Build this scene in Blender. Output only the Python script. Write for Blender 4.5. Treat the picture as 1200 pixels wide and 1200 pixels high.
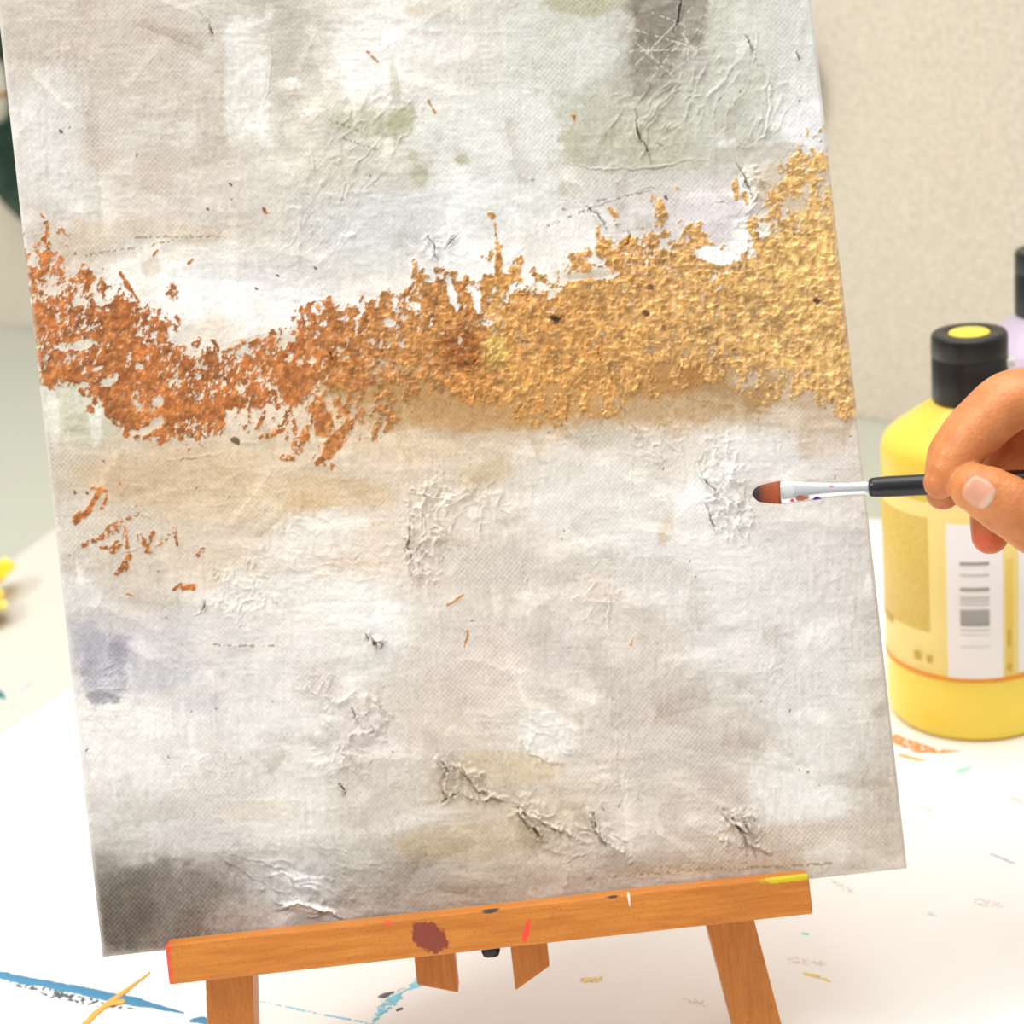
import bpy, bmesh, math, random
import numpy as np
from mathutils import Vector, Matrix
from mathutils.bvhtree import BVHTree

for o in list(bpy.data.objects):
    bpy.data.objects.remove(o)
scn = bpy.context.scene
COL = scn.collection
R = math.radians

# ------------------------------------------------------------------ camera
FPX = 2000.0                       # focal length in pixels of the 1200 px frame
PITCH, ROLL, CAM_H = R(20), R(6.3), 0.407
X = Vector((1, 0, 0))
U = Vector((0, math.sin(PITCH), math.cos(PITCH)))
F = Vector((0, math.cos(PITCH), -math.sin(PITCH)))
CR = X * math.cos(ROLL) - U * math.sin(ROLL)
CU = X * math.sin(ROLL) + U * math.cos(ROLL)
CAM = Vector((0, 0, CAM_H))
cd = bpy.data.cameras.new('camera')
cam = bpy.data.objects.new('camera', cd)
COL.objects.link(cam)
M = Matrix((CR, CU, -F)).transposed().to_4x4()
M.translation = CAM
cam.matrix_world = M
cd.sensor_width = 36
cd.sensor_fit = 'HORIZONTAL'
cd.lens = 36 * FPX / 1200
cd.clip_start = 0.02
cd.dof.use_dof = True
cd.dof.focus_distance = 0.595
cd.dof.aperture_fstop = 12.0
scn.camera = cam

# ------------------------------------------------------------------ light
world = bpy.data.worlds.new('world')
scn.world = world
world.use_nodes = True
wn = world.node_tree.nodes['Background']
# a bright room: pale ceiling overhead, dimmer towards the floor
wnt = world.node_tree
wtc = wnt.nodes.new('ShaderNodeTexCoord')
wsx = wnt.nodes.new('ShaderNodeSeparateXYZ')
wrp = wnt.nodes.new('ShaderNodeValToRGB')
wmr = wnt.nodes.new('ShaderNodeMapRange')
wmr.inputs[1].default_value, wmr.inputs[2].default_value = -1.0, 1.0
wnt.links.new(wtc.outputs['Generated'], wsx.inputs[0])
wnt.links.new(wsx.outputs[2], wmr.inputs[0])
wnt.links.new(wmr.outputs[0], wrp.inputs[0])
for e_, (p_, c_) in zip(wrp.color_ramp.elements, ((0.40, (.42, .41, .39, 1)), (0.95, (.93, .93, .92, 1)))):
    e_.position, e_.color = p_, c_
wnt.links.new(wrp.outputs[0], wn.inputs[0])
wn.inputs[1].default_value = 0.96


def area(name, loc, target, size, energy, color):
    l = bpy.data.lights.new(name, 'AREA')
    l.shape = 'RECTANGLE'
    l.size, l.size_y = size
    l.energy = energy
    l.color = color
    o = bpy.data.objects.new(name, l)
    COL.objects.link(o)
    o.location = loc
    o.rotation_euler = (Vector(target) - Vector(loc)).to_track_quat('-Z', 'Y').to_euler()
    return o


area('overhead_softbox', (0.25, 0.95, 2.30), (0.15, 0.80, 0.0), (2.4, 2.2), 68, (1.0, 0.985, 0.965))  # added overhead softbox: whitens the table and softens the shadows
area('left_key_light', (-1.25, 0.30, 1.35), (0.0, 0.65, 0.15), (0.35, 0.35), 12.5, (1.0, 0.98, 0.95))  # added key from the left, raking over the paint relief

vs = scn.view_settings
vs.view_transform = 'Standard'
vs.look = 'None'
vs.gamma = 1
vs.use_curve_mapping = False
vs.exposure = 0.0


# ------------------------------------------------------------------ helpers
def P(px, py, d):
    """point at camera depth d seen at photo position (px, py)"""
    return CAM + F * d + CR * ((px - 600) / FPX * d) + CU * ((600 - py) / FPX * d)


def ground(px, py, z=0.0):
    v = P(px, py, 1.0) - CAM
    return CAM + v * ((z - CAM.z) / v.z)


def proj(p):
    v = Vector(p) - CAM
    d = v.dot(F)
    return (600 + FPX * v.dot(CR) / d, 600 - FPX * v.dot(CU) / d, d)


def srgb(r, g, b):
    def f(c):
        c /= 255
        return c / 12.92 if c <= 0.04045 else ((c + 0.055) / 1.055) ** 2.4
    return (f(r), f(g), f(b), 1)


def wloc(parent):
    v = Vector((0, 0, 0))
    while parent is not None:
        v = v + parent.location
        parent = parent.parent
    return v


def link(name, me, mat=None, parent=None, loc=None, smooth=True):
    """link a mesh written in world coordinates; its origin moves to loc (or to its parent's)"""
    o = bpy.data.objects.new(name, me)
    COL.objects.link(o)
    base = wloc(parent)
    org = Vector(loc) if loc is not None else base
    me.transform(Matrix.Translation(-org))
    o.location = org - base
    o.parent = parent
    if mat:
        me.materials.append(mat)
    if smooth:
        me.polygons.foreach_set('use_smooth', [True] * len(me.polygons))
    me.update()
    return o


def mesh(name, vs_, fs):
    me = bpy.data.meshes.new(name)
    me.from_pydata([tuple(v) for v in vs_], [], fs)
    me.update()
    return me


def tag(o, label=None, cat=None, group=None, kind=None):
    if label: o['label'] = label
    if cat: o['category'] = cat
    if group: o['group'] = group
    if kind: o['kind'] = kind
    return o


def empty(name, loc, label, cat, group=None):
    o = bpy.data.objects.new(name, None)
    o.empty_display_size = 0.02
    COL.objects.link(o)
    o.location = loc
    return tag(o, label, cat, group)


def bevel(o, w, seg=2):
    m = o.modifiers.new('bevel', 'BEVEL')
    m.width = w
    m.segments = seg
    m.limit_method = 'ANGLE'
    return o


class Mat:
    def __init__(self, name, col=(0.8, 0.8, 0.8, 1), rough=0.5, metal=0.0, **kw):
        self.m = bpy.data.materials.new(name)
        self.m.use_nodes = True
        self.n = self.m.node_tree.nodes
        self.l = self.m.node_tree.links
        self.b = self.n['Principled BSDF']
        self.b.inputs['Base Color'].default_value = col
        self.b.inputs['Roughness'].default_value = rough
        self.b.inputs['Metallic'].default_value = metal
        for k, v in kw.items():
            self.b.inputs[k.replace('_', ' ')].default_value = v
        self.tc = self.n.new('ShaderNodeTexCoord')

    def noise(self, scale, detail=3, vec=None, stretch=None, rough=0.5):
        t = self.n.new('ShaderNodeTexNoise')
        t.inputs['Scale'].default_value = scale
        t.inputs['Detail'].default_value = detail
        t.inputs['Roughness'].default_value = rough
        src = self.tc.outputs['Object'] if vec is None else vec
        if stretch:
            mp = self.n.new('ShaderNodeMapping')
            mp.inputs['Scale'].default_value = stretch[0]
            if len(stretch) > 1:
                mp.inputs['Rotation'].default_value = stretch[1]
            self.l.new(src, mp.inputs['Vector'])
            src = mp.outputs[0]
        self.l.new(src, t.inputs['Vector'])
        return t.outputs['Fac']

    def ramp(self, fac, stops):
        r = self.n.new('ShaderNodeValToRGB')
        el = r.color_ramp.elements
        while len(el) < len(stops):
            el.new(0.5)
        for e, (p, c) in zip(el, stops):
            e.position = p
            e.color = c
        self.l.new(fac, r.inputs[0])
        return r.outputs[0]

    def mix(self, fac, a, b, mode='MIX'):
        x = self.n.new('ShaderNodeMix')
        x.data_type = 'RGBA'
        x.blend_type = mode
        for s, v in ((x.inputs[0], fac), (x.inputs[6], a), (x.inputs[7], b)):
            if hasattr(v, 'is_output') or isinstance(v, bpy.types.NodeSocket):
                self.l.new(v, s)
            else:
                s.default_value = v
        return x.outputs[2]

    def color(self, s):
        self.l.new(s, self.b.inputs['Base Color'])
        return self

    def bump(self, h, strength=0.3, dist=0.001):
        b = self.n.new('ShaderNodeBump')
        b.inputs['Strength'].default_value = strength
        b.inputs['Distance'].default_value = dist
        self.l.new(h, b.inputs['Height'])
        self.l.new(b.outputs[0], self.b.inputs['Normal'])
        return self

    def spot(self, base, centre, size, col, rot=0.0, fuzz=600, edge=0.25):
        """an irregular paint spot at an object-space point, sizes in metres (x, y, z)"""
        mp = self.n.new('ShaderNodeMapping')
        mp.vector_type = 'TEXTURE'
        mp.inputs['Location'].default_value = centre
        mp.inputs['Rotation'].default_value = rot if isinstance(rot, (tuple, Vector)) else (0, 0, rot)
        mp.inputs['Scale'].default_value = size
        self.l.new(self.tc.outputs['Object'], mp.inputs['Vector'])
        ln = self.n.new('ShaderNodeVectorMath')
        ln.operation = 'LENGTH'
        self.l.new(mp.outputs[0], ln.inputs[0])
        nz = self.noise(fuzz, 2)
        ad = self.n.new('ShaderNodeMath')
        ad.operation = 'ADD'
        self.l.new(ln.outputs['Value'], ad.inputs[0])
        self.l.new(nz, ad.inputs[1])
        f = self.ramp(ad.outputs[0], [(0.0, (1, 1, 1, 1)), (1.0, (1, 1, 1, 1))])
        mr = self.n.new('ShaderNodeMapRange')
        mr.inputs[1].default_value = 1.5 - edge
        mr.inputs[2].default_value = 1.5 + edge
        mr.inputs[3].default_value = 1.0
        mr.inputs[4].default_value = 0.0
        self.l.new(ad.outputs[0], mr.inputs[0])
        return self.mix(mr.outputs[0], base, col)


# ------------------------------------------------------------------ structure: wall, floor
WA = ground(18, 383)
WB = ground(1012, 491)
wd = (WB - WA).normalized()
wnrm = Vector((-wd.y, wd.x, 0))          # horizontal normal
if wnrm.dot(CAM - WA) > 0:
    wnrm = -wnrm                         # now points away from the camera (into the wall)
FLOOR = -0.75

m = Mat('wall_plaster', srgb(222, 210, 190), 0.95)
n1 = m.noise(400, 3)
n2 = m.noise(3, 2)
c = m.mix(m.ramp(n1, [(.3, (0, 0, 0, 1)), (.7, (1, 1, 1, 1))]), srgb(204, 194, 175), srgb(233, 223, 206))
m.color(c).bump(n1, 0.25, 0.002)
WALLM = m.m
a = WA - wd * 1.6
b = WB + wd * 0.75
pts = [a, b, b + wnrm * 0.1, a + wnrm * 0.1]
vv = [Vector((p.x, p.y, FLOOR)) for p in pts] + [Vector((p.x, p.y, 1.5)) for p in pts]
wall = link('wall_back', mesh('wall_back', vv, [(0, 1, 5, 4), (1, 2, 6, 5), (2, 3, 7, 6), (3, 0, 4, 7), (4, 5, 6, 7), (3, 2, 1, 0)]), WALLM, smooth=False)
tag(wall, kind='structure')

m = Mat('floor_grey', srgb(170, 165, 158), 0.7)
m.color(m.mix(m.noise(6, 4), srgb(160, 155, 148), srgb(182, 177, 170)))
fl = [(-2, -1.2), (1.6, -1.2), (1.6, 3.4), (-2, 3.4)]
floor = link('floor', mesh('floor', [(x, y, FLOOR) for x, y in fl] + [(x, y, FLOOR - 0.05) for x, y in fl],
             [(0, 1, 2, 3), (7, 6, 5, 4), (0, 4, 5, 1), (1, 5, 6, 2), (2, 6, 7, 3), (3, 7, 4, 0)]), m.m, smooth=False)
tag(floor, kind='structure')

# ------------------------------------------------------------------ worktable
m = Mat('white_tabletop', srgb(240, 240, 236), 0.6)
n1 = m.noise(180, 3)
m.color(m.mix(n1, srgb(170, 172, 156), srgb(186, 187, 173)))
TABLEM = m.m
ta = WA - wd * 1.0 - wnrm * 0.002
tb = WB + wd * 0.35 - wnrm * 0.002
TP = [Vector((ta.x, ta.y, 0)), Vector((ta.x, -0.05, 0)), Vector((tb.x, -0.05, 0)), Vector((tb.x, tb.y, 0))]
tcen = (TP[0] + TP[1] + TP[2] + TP[3]) / 4
table = empty('worktable', (tcen.x, tcen.y, FLOOR), 'white worktable against the plaster wall, spattered with paint, carrying easel and bottles', 'table')
vv = [v.copy() for v in TP] + [v - Vector((0, 0, 0.03)) for v in TP]
top = link('tabletop', mesh('tabletop', vv, [(0, 1, 2, 3), (7, 6, 5, 4), (0, 4, 5, 1), (1, 5, 6, 2), (2, 6, 7, 3), (3, 7, 4, 0)]), TABLEM, table, smooth=False)


def box_at(name, x0, x1, y0, y1, z0, z1, mat, parent):
    vv = [(x, y, z) for z in (z0, z1) for x, y in ((x0, y0), (x1, y0), (x1, y1), (x0, y1))]
    return link(name, mesh(name, vv, [(3, 2, 1, 0), (4, 5, 6, 7), (0, 1, 5, 4), (1, 2, 6, 5), (2, 3, 7, 6), (3, 0, 4, 7)]), mat, parent, smooth=False)


for p, (sx, sy) in zip(TP, ((1, -1), (1, 1), (-1, 1), (-1, -1))):
    x0, y0 = p.x + sx * 0.05, p.y + sy * 0.09
    box_at('leg', min(x0, x0 + sx * .05), max(x0, x0 + sx * .05), min(y0, y0 + sy * .05), max(y0, y0 + sy * .05), FLOOR, -0.03, TABLEM, table)

# dried paint smears on the tabletop: thin irregular skins of paint
rng = random.Random(5)


def dabs(name, pxs, halfw, col, z=0.0014, jag=0.35, mat=None, sheet=None):
    """a smear along photo points laid on the table; width given in px, rough edges"""
    pts = [ground(x, y, z) for x, y in pxs]
    # resample
    path = []
    for i in range(len(pts) - 1):
        n = max(6, int((pts[i + 1] - pts[i]).length / 0.0010))
        for k in range(n):
            path.append((pts[i].lerp(pts[i + 1], k / n), i + k / n))
    path.append((pts[-1], len(pts) - 1))
    vs_, fs = [], []
    N = len(path)
    jl, jr, cl_, cr_ = [], [], 0.0, 0.0
    for k in range(N):
        cl_ = cl_ * .8 + (rng.random() - .5) * .9
        cr_ = cr_ * .8 + (rng.random() - .5) * .9
        en = min(1, (min(k, N - 1 - k) + .6) / (N * .18 + 1)) ** .5     # rounded ends
        jl.append(en * max(.15, 1 + jag * 2 * cl_)); jr.append(en * max(.15, 1 + jag * 2 * cr_))
    for k, (p, t) in enumerate(path):
        d = (path[min(k + 1, N - 1)][0] - path[max(k - 1, 0)][0]).normalized()
        s = Vector((-d.y, d.x, 0))
        i = min(int(t), len(halfw) - 2)
        w = halfw[i] + (halfw[i + 1] - halfw[i]) * (t - i)
        w *= 0.00033
        l_ = w * jl[k]
        r_ = w * jr[k]
        vs_ += [p + s * l_ - Vector((0, 0, .0004)), p + s * l_ * .8, p - s * r_ * .8, p - s * r_ - Vector((0, 0, .0004))]
        if k:
            b = 4 * k
            for q in range(3):
                fs.append((b + q, b + q + 1, b - 3 + q, b - 4 + q))
    o = link(name, mesh(name, vs_, fs), mat, sheet or SHEET_A)
    o['label'] = col
    return o


def paintmat(name, rgb, patchy=0.0, seed=0):
    m = Mat(name, srgb(*rgb), 0.55)
    nz = m.noise(900, 3)
    m.color(m.mix(nz, srgb(*rgb), srgb(*[min(255, int(c_ * 1.12) + 6) for c_ in rgb])))
    if patchy > 0:
        r = m.ramp(m.noise(420, 4, stretch=((1, 1, 1),)), [(patchy - 0.04, (0, 0, 0, 1)), (patchy + 0.04, (1, 1, 1, 1))])
        m.l.new(r, m.b.inputs['Alpha'])
    return m.m


BLUE = paintmat('blue_paint', (62, 125, 160))
BLUEP = paintmat('thin_blue_paint', (120, 200, 225), 0.47)
DARKP = paintmat('dark_dry_paint', (70, 85, 90), 0.52)
ORNG = paintmat('orange_paint', (240, 165, 70))
ORND = paintmat('deep_orange_paint', (224, 138, 60), 0.46)
GREY = paintmat('grey_paint', (95, 95, 95))
TEAL = paintmat('teal_paint', (30, 105, 110))
MINT = paintmat('mint_paint', (150, 225, 195))
PINK = paintmat('pink_paint', (244, 222, 220), 0.50)
LBLU = paintmat('pale_aqua_paint', (215, 242, 245), 0.45)
PALE = paintmat('pale_yellow_paint', (240, 205, 140), 0.44)
LILA = paintmat('lilac_grey_paint', (190, 180, 195), 0.44)

# ------------------------------------------------------------------ paper sheets covering the table
m = Mat('paper_white', srgb(246, 245, 242), 0.8)
m.bump(m.noise(70, 3), 0.15, 0.002)
PAPER = m.m


def paper(p0, p1, ext0, ext1, wid, z, label, mat):
    a, b = ground(*p0), ground(*p1)
    d = (b - a).normalized()
    nrm = Vector((d.y, -d.x, 0))
    a2, b2 = a - d * ext0, b + d * ext1
    nx, ny = 60, 30
    vs_, fs = [], []
    for j in range(ny + 1):
        for i in range(nx + 1):
            p = a2.lerp(b2, i / nx) + nrm * (wid * j / ny)
            lift = 0.0010 * math.exp(-(j / ny * wid / 0.006) ** 2)     # the near edge curls up a little
            vs_.append(Vector((p.x, p.y, z + lift)))
    for j in range(ny):
        for i in range(nx):
            k = j * (nx + 1) + i
            fs.append((k, k + 1, k + nx + 2, k + nx + 1))
    o = link('paper_sheet', mesh('paper_sheet', vs_, fs), mat, None, loc=(a2 + b2) / 2 + Vector((0, 0, z)))
    s = o.modifiers.new('solid', 'SOLIDIFY')
    s.thickness = 0.0003
    return tag(o, label, 'paper', 'paper sheets on the worktable')


m = Mat('paper_cream', srgb(204, 200, 188), 0.8)
m.bump(m.noise(70, 3), 0.15, 0.002)
SHEET_A = paper((0, 866), (82, 811), 0.62, 0.35, 0.62, 0.0008, 'large white paint-spattered sheet under easel and bottles, its edge a dark diagonal line', PAPER)
SHEET_B = paper((28, 647), (62, 622), 0.60, 0.22, 0.22, 0.0003, 'cream paper sheet farther back on the table, at the left behind the canvas', m.m)


S = 'paint_smear'
dabs(S, [(-60, 1128), (0, 1142), (60, 1153), (130, 1167), (200, 1183), (216, 1187)], [9, 8, 7.5, 8, 7, 4], 'long blue streak of paint', mat=BLUE, jag=.15)
dabs(S, [(222, 1196), (236, 1195), (250, 1199)], [3, 7, 6], 'blue dab beside the left easel leg', mat=BLUE)
dabs(S, [(10, 1151), (60, 1163), (120, 1178), (160, 1182)], [5, 8, 7, 3], 'broken dark edge of the blue streak', z=.0012, mat=DARKP)
dabs(S, [(92, 1206), (110, 1188), (140, 1166), (176, 1138)], [6, 5, 5, 1.5], 'thin orange streak crossing the blue one', z=.0018, mat=ORNG, jag=.2)
dabs(S, [(120, 1178), (146, 1172)], [5, 6], None or 'orange blotch on the blue streak', z=.0019, mat=ORNG)
dabs(S, [(500, 1140), (470, 1163), (440, 1192), (425, 1210)], [9, 12, 10, 5], 'pale blue brushed patch', mat=BLUEP, jag=.5)
dabs(S, [(300, 1172), (370, 1187), (450, 1202)], [1.2, 1.2, 1.2], 'thin pale blue line', mat=BLUEP)
dabs(S, [(443, 1168), (452, 1166), (462, 1162)], [2, 4, 1.5], 'small dark grey fleck', mat=GREY)
dabs(S, [(464, 1184), (472, 1181)], [2, 2.5], 'tiny grey fleck', mat=GREY)
dabs(S, [(-12, 806), (0, 813), (7, 820)], [9, 7, 2], 'teal blot at the left', mat=TEAL, z=.0009, sheet=SHEET_B)
dabs(S, [(12, 829), (22, 823)], [3, 3], 'lilac grey mark', mat=LILA, z=.0009, sheet=SHEET_B)
dabs(S, [(22, 812), (32, 803), (38, 797)], [3, 5, 2], 'lilac grey mark', mat=LILA, z=.0009, sheet=SHEET_B)
dabs(S, [(1035, 858), (1060, 870), (1095, 880), (1125, 880)], [14, 15, 8, 2], 'orange puddle of dried paint at the foot of the yellow bottle', mat=ORND, jag=.3)
dabs(S, [(1052, 884), (1084, 891)], [5, 3], 'ochre rim of the puddle', mat=ORNG)
dabs(S, [(1119, 905), (1128, 902), (1141, 898)], [3, 5, 1.5], 'mint green spot', mat=MINT)
dabs(S, [(1138, 920), (1162, 918)], [8, 7], 'pale aqua spot', mat=LBLU)
dabs(S, [(1062, 944), (1092, 952)], [8, 12], 'faint green smear', mat=LBLU)
dabs(S, [(1178, 932), (1200, 942)], [6, 10], 'faint pink smear', mat=PINK)
dabs(S, [(975, 1032), (1000, 1046)], [5, 5], 'faint pink smear', mat=PINK)
dabs(S, [(1080, 1070), (1098, 1072)], [4, 4], 'faint green smear', mat=LBLU)
dabs(S, [(940, 1093), (948, 1095)], [2.5, 3], 'mint green spot', mat=MINT)
dabs(S, [(941, 1140), (955, 1143), (973, 1150)], [2.5, 4, 2], 'ochre streak', mat=PALE)
dabs(S, [(920, 1125), (970, 1128)], [7, 5], 'faint pink smear', mat=PINK)
dabs(S, [(680, 1148), (706, 1145)], [6, 8], 'faint yellow smear', mat=PALE)
dabs(S, [(800, 1170), (830, 1178)], [4, 5], 'faint pink smear', mat=PINK)
dabs(S, [(1160, 1000), (1190, 1012)], [2, 2], 'faint grey mark', mat=LILA)
dabs(S, [(1140, 1055), (1175, 1062)], [8, 9], 'faint pink smear', mat=PINK)


# ------------------------------------------------------------------ numpy noise
def vnoise(x, y, seed):
    xi, yi = np.floor(x).astype(np.int64), np.floor(y).astype(np.int64)
    fx, fy = x - xi, y - yi
    fx = fx * fx * fx * (fx * (fx * 6 - 15) + 10)
    fy = fy * fy * fy * (fy * (fy * 6 - 15) + 10)

    def h(a, b):
        v = (a * 374761393 + b * 668265263 + seed * 1442695041) & 0xFFFFFFFF
        v = ((v ^ (v >> 13)) * 1274126177) & 0xFFFFFFFF
        v = ((v ^ (v >> 16)) * 2246822519) & 0xFFFFFFFF
        return ((v ^ (v >> 15)) & 0xFFFFFF) / float(0xFFFFFF)
    a, b = h(xi, yi), h(xi + 1, yi)
    c, d = h(xi, yi + 1), h(xi + 1, yi + 1)
    return (a * (1 - fx) + b * fx) * (1 - fy) + (c * (1 - fx) + d * fx) * fy


def fbm(x, y, scale, seed, octv=4, gain=0.5):
    s, a, t = 0.0, 1.0, 0.0
    for k in range(octv):
        s = s + a * vnoise(x / scale + 17.3 * k, y / scale - 9.1 * k, seed + k)
        t += a
        a *= gain
        scale /= 2.03
    return s / t


def ridged(x, y, scale, seed, octv=3):
    s, a, t = 0.0, 1.0, 0.0
    for k in range(octv):
        s = s + a * (1 - np.abs(2 * vnoise(x / scale + 5.3 * k, y / scale + 3.1 * k, seed + k) - 1)) ** 2
        t += a
        a *= 0.55
        scale /= 2.1
    return s / t


def sst(e0, e1, x):
    t = np.clip((x - e0) / (e1 - e0), 0, 1)
    return t * t * (3 - 2 * t)


def lin(c):
    c = np.asarray(c, dtype=float) / 255
    return np.where(c <= 0.04045, c / 12.92, ((c + 0.055) / 1.055) ** 2.4)


# ------------------------------------------------------------------ the painting
DC = 0.600                                # distance of the painted face from the camera
SC = DC / FPX                             # metres per photo px on that face
CORNER = P(120, 1122, DC)                 # lower left corner of the face
CW, CH = 949 * SC, 1190 * SC
STEP = 1.12
nx = int(949 / STEP)
ny = int(1190 / STEP)
gs = np.linspace(0, 949, nx)
gt = np.linspace(0, 1190, ny)
Sg, Tg = np.meshgrid(gs, gt)              # along the lower edge / up the face, in units of SC
ca, sa = math.cos(ROLL), math.sin(ROLL)
# the same face in the upright frame of the photo (rotated by the easel's tilt)
PX = 120 + Sg * ca - Tg * sa
PY = 1122 - Sg * sa - Tg * ca

base = np.array([
 [(205,197,188),(211,203,195),(210,205,198),(203,198,189),(230,228,223),(215,214,206),(214,219,209),(196,198,188),(203,208,194),(215,220,212),(215,220,212)],
 [(217,214,211),(211,204,197),(210,203,194),(214,210,200),(216,218,208),(226,227,223),(223,225,219),(198,203,184),(206,211,199),(226,227,228),(228,228,230)],
 [(211,206,198),(213,207,198),(219,213,204),(212,208,200),(210,212,208),(226,229,227),(226,226,223),(213,209,206),(221,216,216),(214,198,172),(210,190,150)],
 [(226,215,200),(232,228,220),(236,236,236),(226,223,219),(231,227,222),(238,236,233),(230,222,210),(232,226,218),(232,228,224),(215,190,150),(215,190,150)],
 [(206,208,192),(220,212,196),(225,215,198),(225,212,188),(202,182,150),(196,172,134),(200,175,138),(195,166,124),(196,178,148),(206,188,160),(206,188,160)],
 [(206,199,184),(206,192,168),(216,202,178),(216,203,180),(222,210,192),(216,206,190),(220,214,207),(222,216,209),(226,222,218),(222,218,214),(222,218,214)],
 [(218,214,208),(207,197,183),(216,206,191),(228,222,215),(223,213,201),(219,211,201),(221,215,209),(225,222,220),(228,226,225),(226,223,222),(225,222,218)],
 [(196,193,197),(204,201,203),(222,218,216),(226,222,219),(225,222,218),(218,210,203),(220,213,208),(215,208,202),(222,219,217),(224,222,221),(215,210,203)],
 [(222,220,218),(226,224,222),(219,215,213),(222,218,215),(212,205,198),(212,203,193),(220,214,207),(212,204,198),(214,208,203),(222,220,217),(212,206,197)],
 [(210,207,204),(210,207,204),(208,203,200),(214,209,204),(205,199,191),(205,196,182),(208,198,184),(210,203,194),(208,200,192),(224,221,218),(205,196,184)],
 [(150,143,136),(152,145,138),(172,165,160),(190,188,186),(182,177,170),(189,180,167),(195,186,175),(198,190,180),(200,191,180),(205,197,187),(208,198,186)],
], dtype=float)
# warped lookup so that the fields of colour have brushed, uneven borders
wx = PX + 46 * (fbm(PX, PY, 90, 1) - .5) + 26 * (fbm(PX, PY, 22, 2) - .5)
wy = PY + 46 * (fbm(PX, PY, 90, 3) - .5) + 26 * (fbm(PX, PY, 22, 4) - .5)
gx = np.clip((wx - 50) / 100, 0, 9.999)
gy = np.clip((wy - 50) / 100, 0, 9.999)
ix, iy = gx.astype(int), gy.astype(int)
fx, fy = gx - ix, gy - iy
fx, fy = sst(0.05, .95, fx)[..., None], sst(0.05, .95, fy)[..., None]
C = (base[iy, ix] * (1 - fx) + base[iy, ix + 1] * fx) * (1 - fy) + (base[iy + 1, ix] * (1 - fx) + base[iy + 1, ix + 1] * fx) * fy
Hh = np.zeros_like(PX)                    # relief in px units

nA = fbm(PX, PY, 40, 11, 5, .6)
nB = fbm(PX * 1.0, PY * 1.0, 9, 12, 4, .6)
nC = fbm(PX * .45, PY * 1.6, 26, 13, 5, .62)    # wide horizontal strokes
nD = fbm(PX * 1.6, PY * .5, 26, 14, 5, .62)     # upright strokes
C = C + ((nC - .5) * 26)[..., None] * np.array([1, 1, 1.02])
C = C + ((nA - .5) * 14)[..., None] * np.array([1, .95, .8])

brk = sst(.38, .6, .5 * nB + .5 * nC)
smoothm = np.full_like(PX, 0.35)          # where the paint is thick the weave is buried


def local(cx, cy, rx, ry, rot):
    c_, s_ = math.cos(R(rot)), math.sin(R(rot))
    dx, dy = PX - cx, PY - cy
    return (dx * c_ + dy * s_) / rx, (-dx * s_ + dy * c_) / ry


def blob(cx, cy, rx, ry, rot, rgb, a=0.8, edge=.5, rag=.6, dry=0.0, box=False, weave=None):
    global C, smoothm
    u, v = local(cx, cy, rx, ry, rot)
    r = np.maximum(np.abs(u), np.abs(v)) if box else np.sqrt(u * u + v * v)
    r = r + (nB - .5) * rag * 1.2 + (nA - .5) * rag * 1.3
    edge = edge * .7
    mk = 1 - sst(1 - edge, 1 + edge * .4, r)
    mk = mk * (.72 + .28 * brk)
    if dry:
        mk = mk * sst(dry - .12, dry + .12, fbm(PX, PY, 6, 77, 3, .7) + .15 * (1 - np.clip(r, 0, 1)))
    mk = mk * a
    C = C * (1 - mk[..., None]) + np.array(rgb, float) * mk[..., None]
    if weave is not None:
        smoothm = smoothm * (1 - mk) + weave * mk
    return mk


# ---- fields, roughly top to bottom
W1, W2 = (238, 238, 236), (228, 228, 226)
blob(130, 60, 120, 90, 0, (206, 197, 188), .6, .6, weave=.75)
blob(120, 170, 26, 50, 20, (203, 192, 182), .6, .6, weave=.95)
blob(185, 195, 30, 42, 35, (200, 190, 178), .6, .6, weave=.95)
blob(150, 145, 42, 34, 0, (218, 214, 208), .6)
blob(60, 120, 40, 55, 0, (219, 217, 215), .7, .6)
blob(70, 215, 60, 38, 10, (224, 222, 221), .6, .6)
blob(290, 92, 27, 72, 0, (235, 236, 232), .85, .4, box=True, weave=.2)
blob(335, 65, 18, 60, 0, (196, 190, 180), .7, .5)
blob(340, 98, 22, 8, 0, (242, 241, 238), .8, .5)
blob(240, 150, 12, 60, 0, (208, 202, 190), .5, .5)
blob(215, 160, 26, 20, 0, (222, 217, 214), .5)
blob(430, 60, 55, 50, 0, (240, 239, 237), .85, .5, weave=.2)
blob(520, 50, 40, 26, 0, (238, 238, 236), .7, .5)
blob(500, 12, 30, 10, 0, (205, 200, 172), .5, .5)
blob(545, 8, 60, 40, 0, (212, 211, 203), .5)
blob(680, 5, 55, 14, 0, (186, 195, 160), .8, .5, weave=.9)
blob(655, 40, 28, 18, -20, (196, 204, 178), .55, .5, dry=.42, weave=.9)
blob(690, 60, 40, 30, 0, (220, 226, 218), .6, .5)
blob(625, 55, 70, 40, 0, (222, 223, 218), .5, weave=.9)
blob(640, 85, 50, 26, 0, (205, 212, 200), .45, .6, dry=.5, weave=1)
blob(560, 170, 90, 60, 0, (228, 229, 226), .55, weave=.7)
blob(620, 160, 60, 55, 0, (230, 231, 229), .55, weave=.9)
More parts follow.
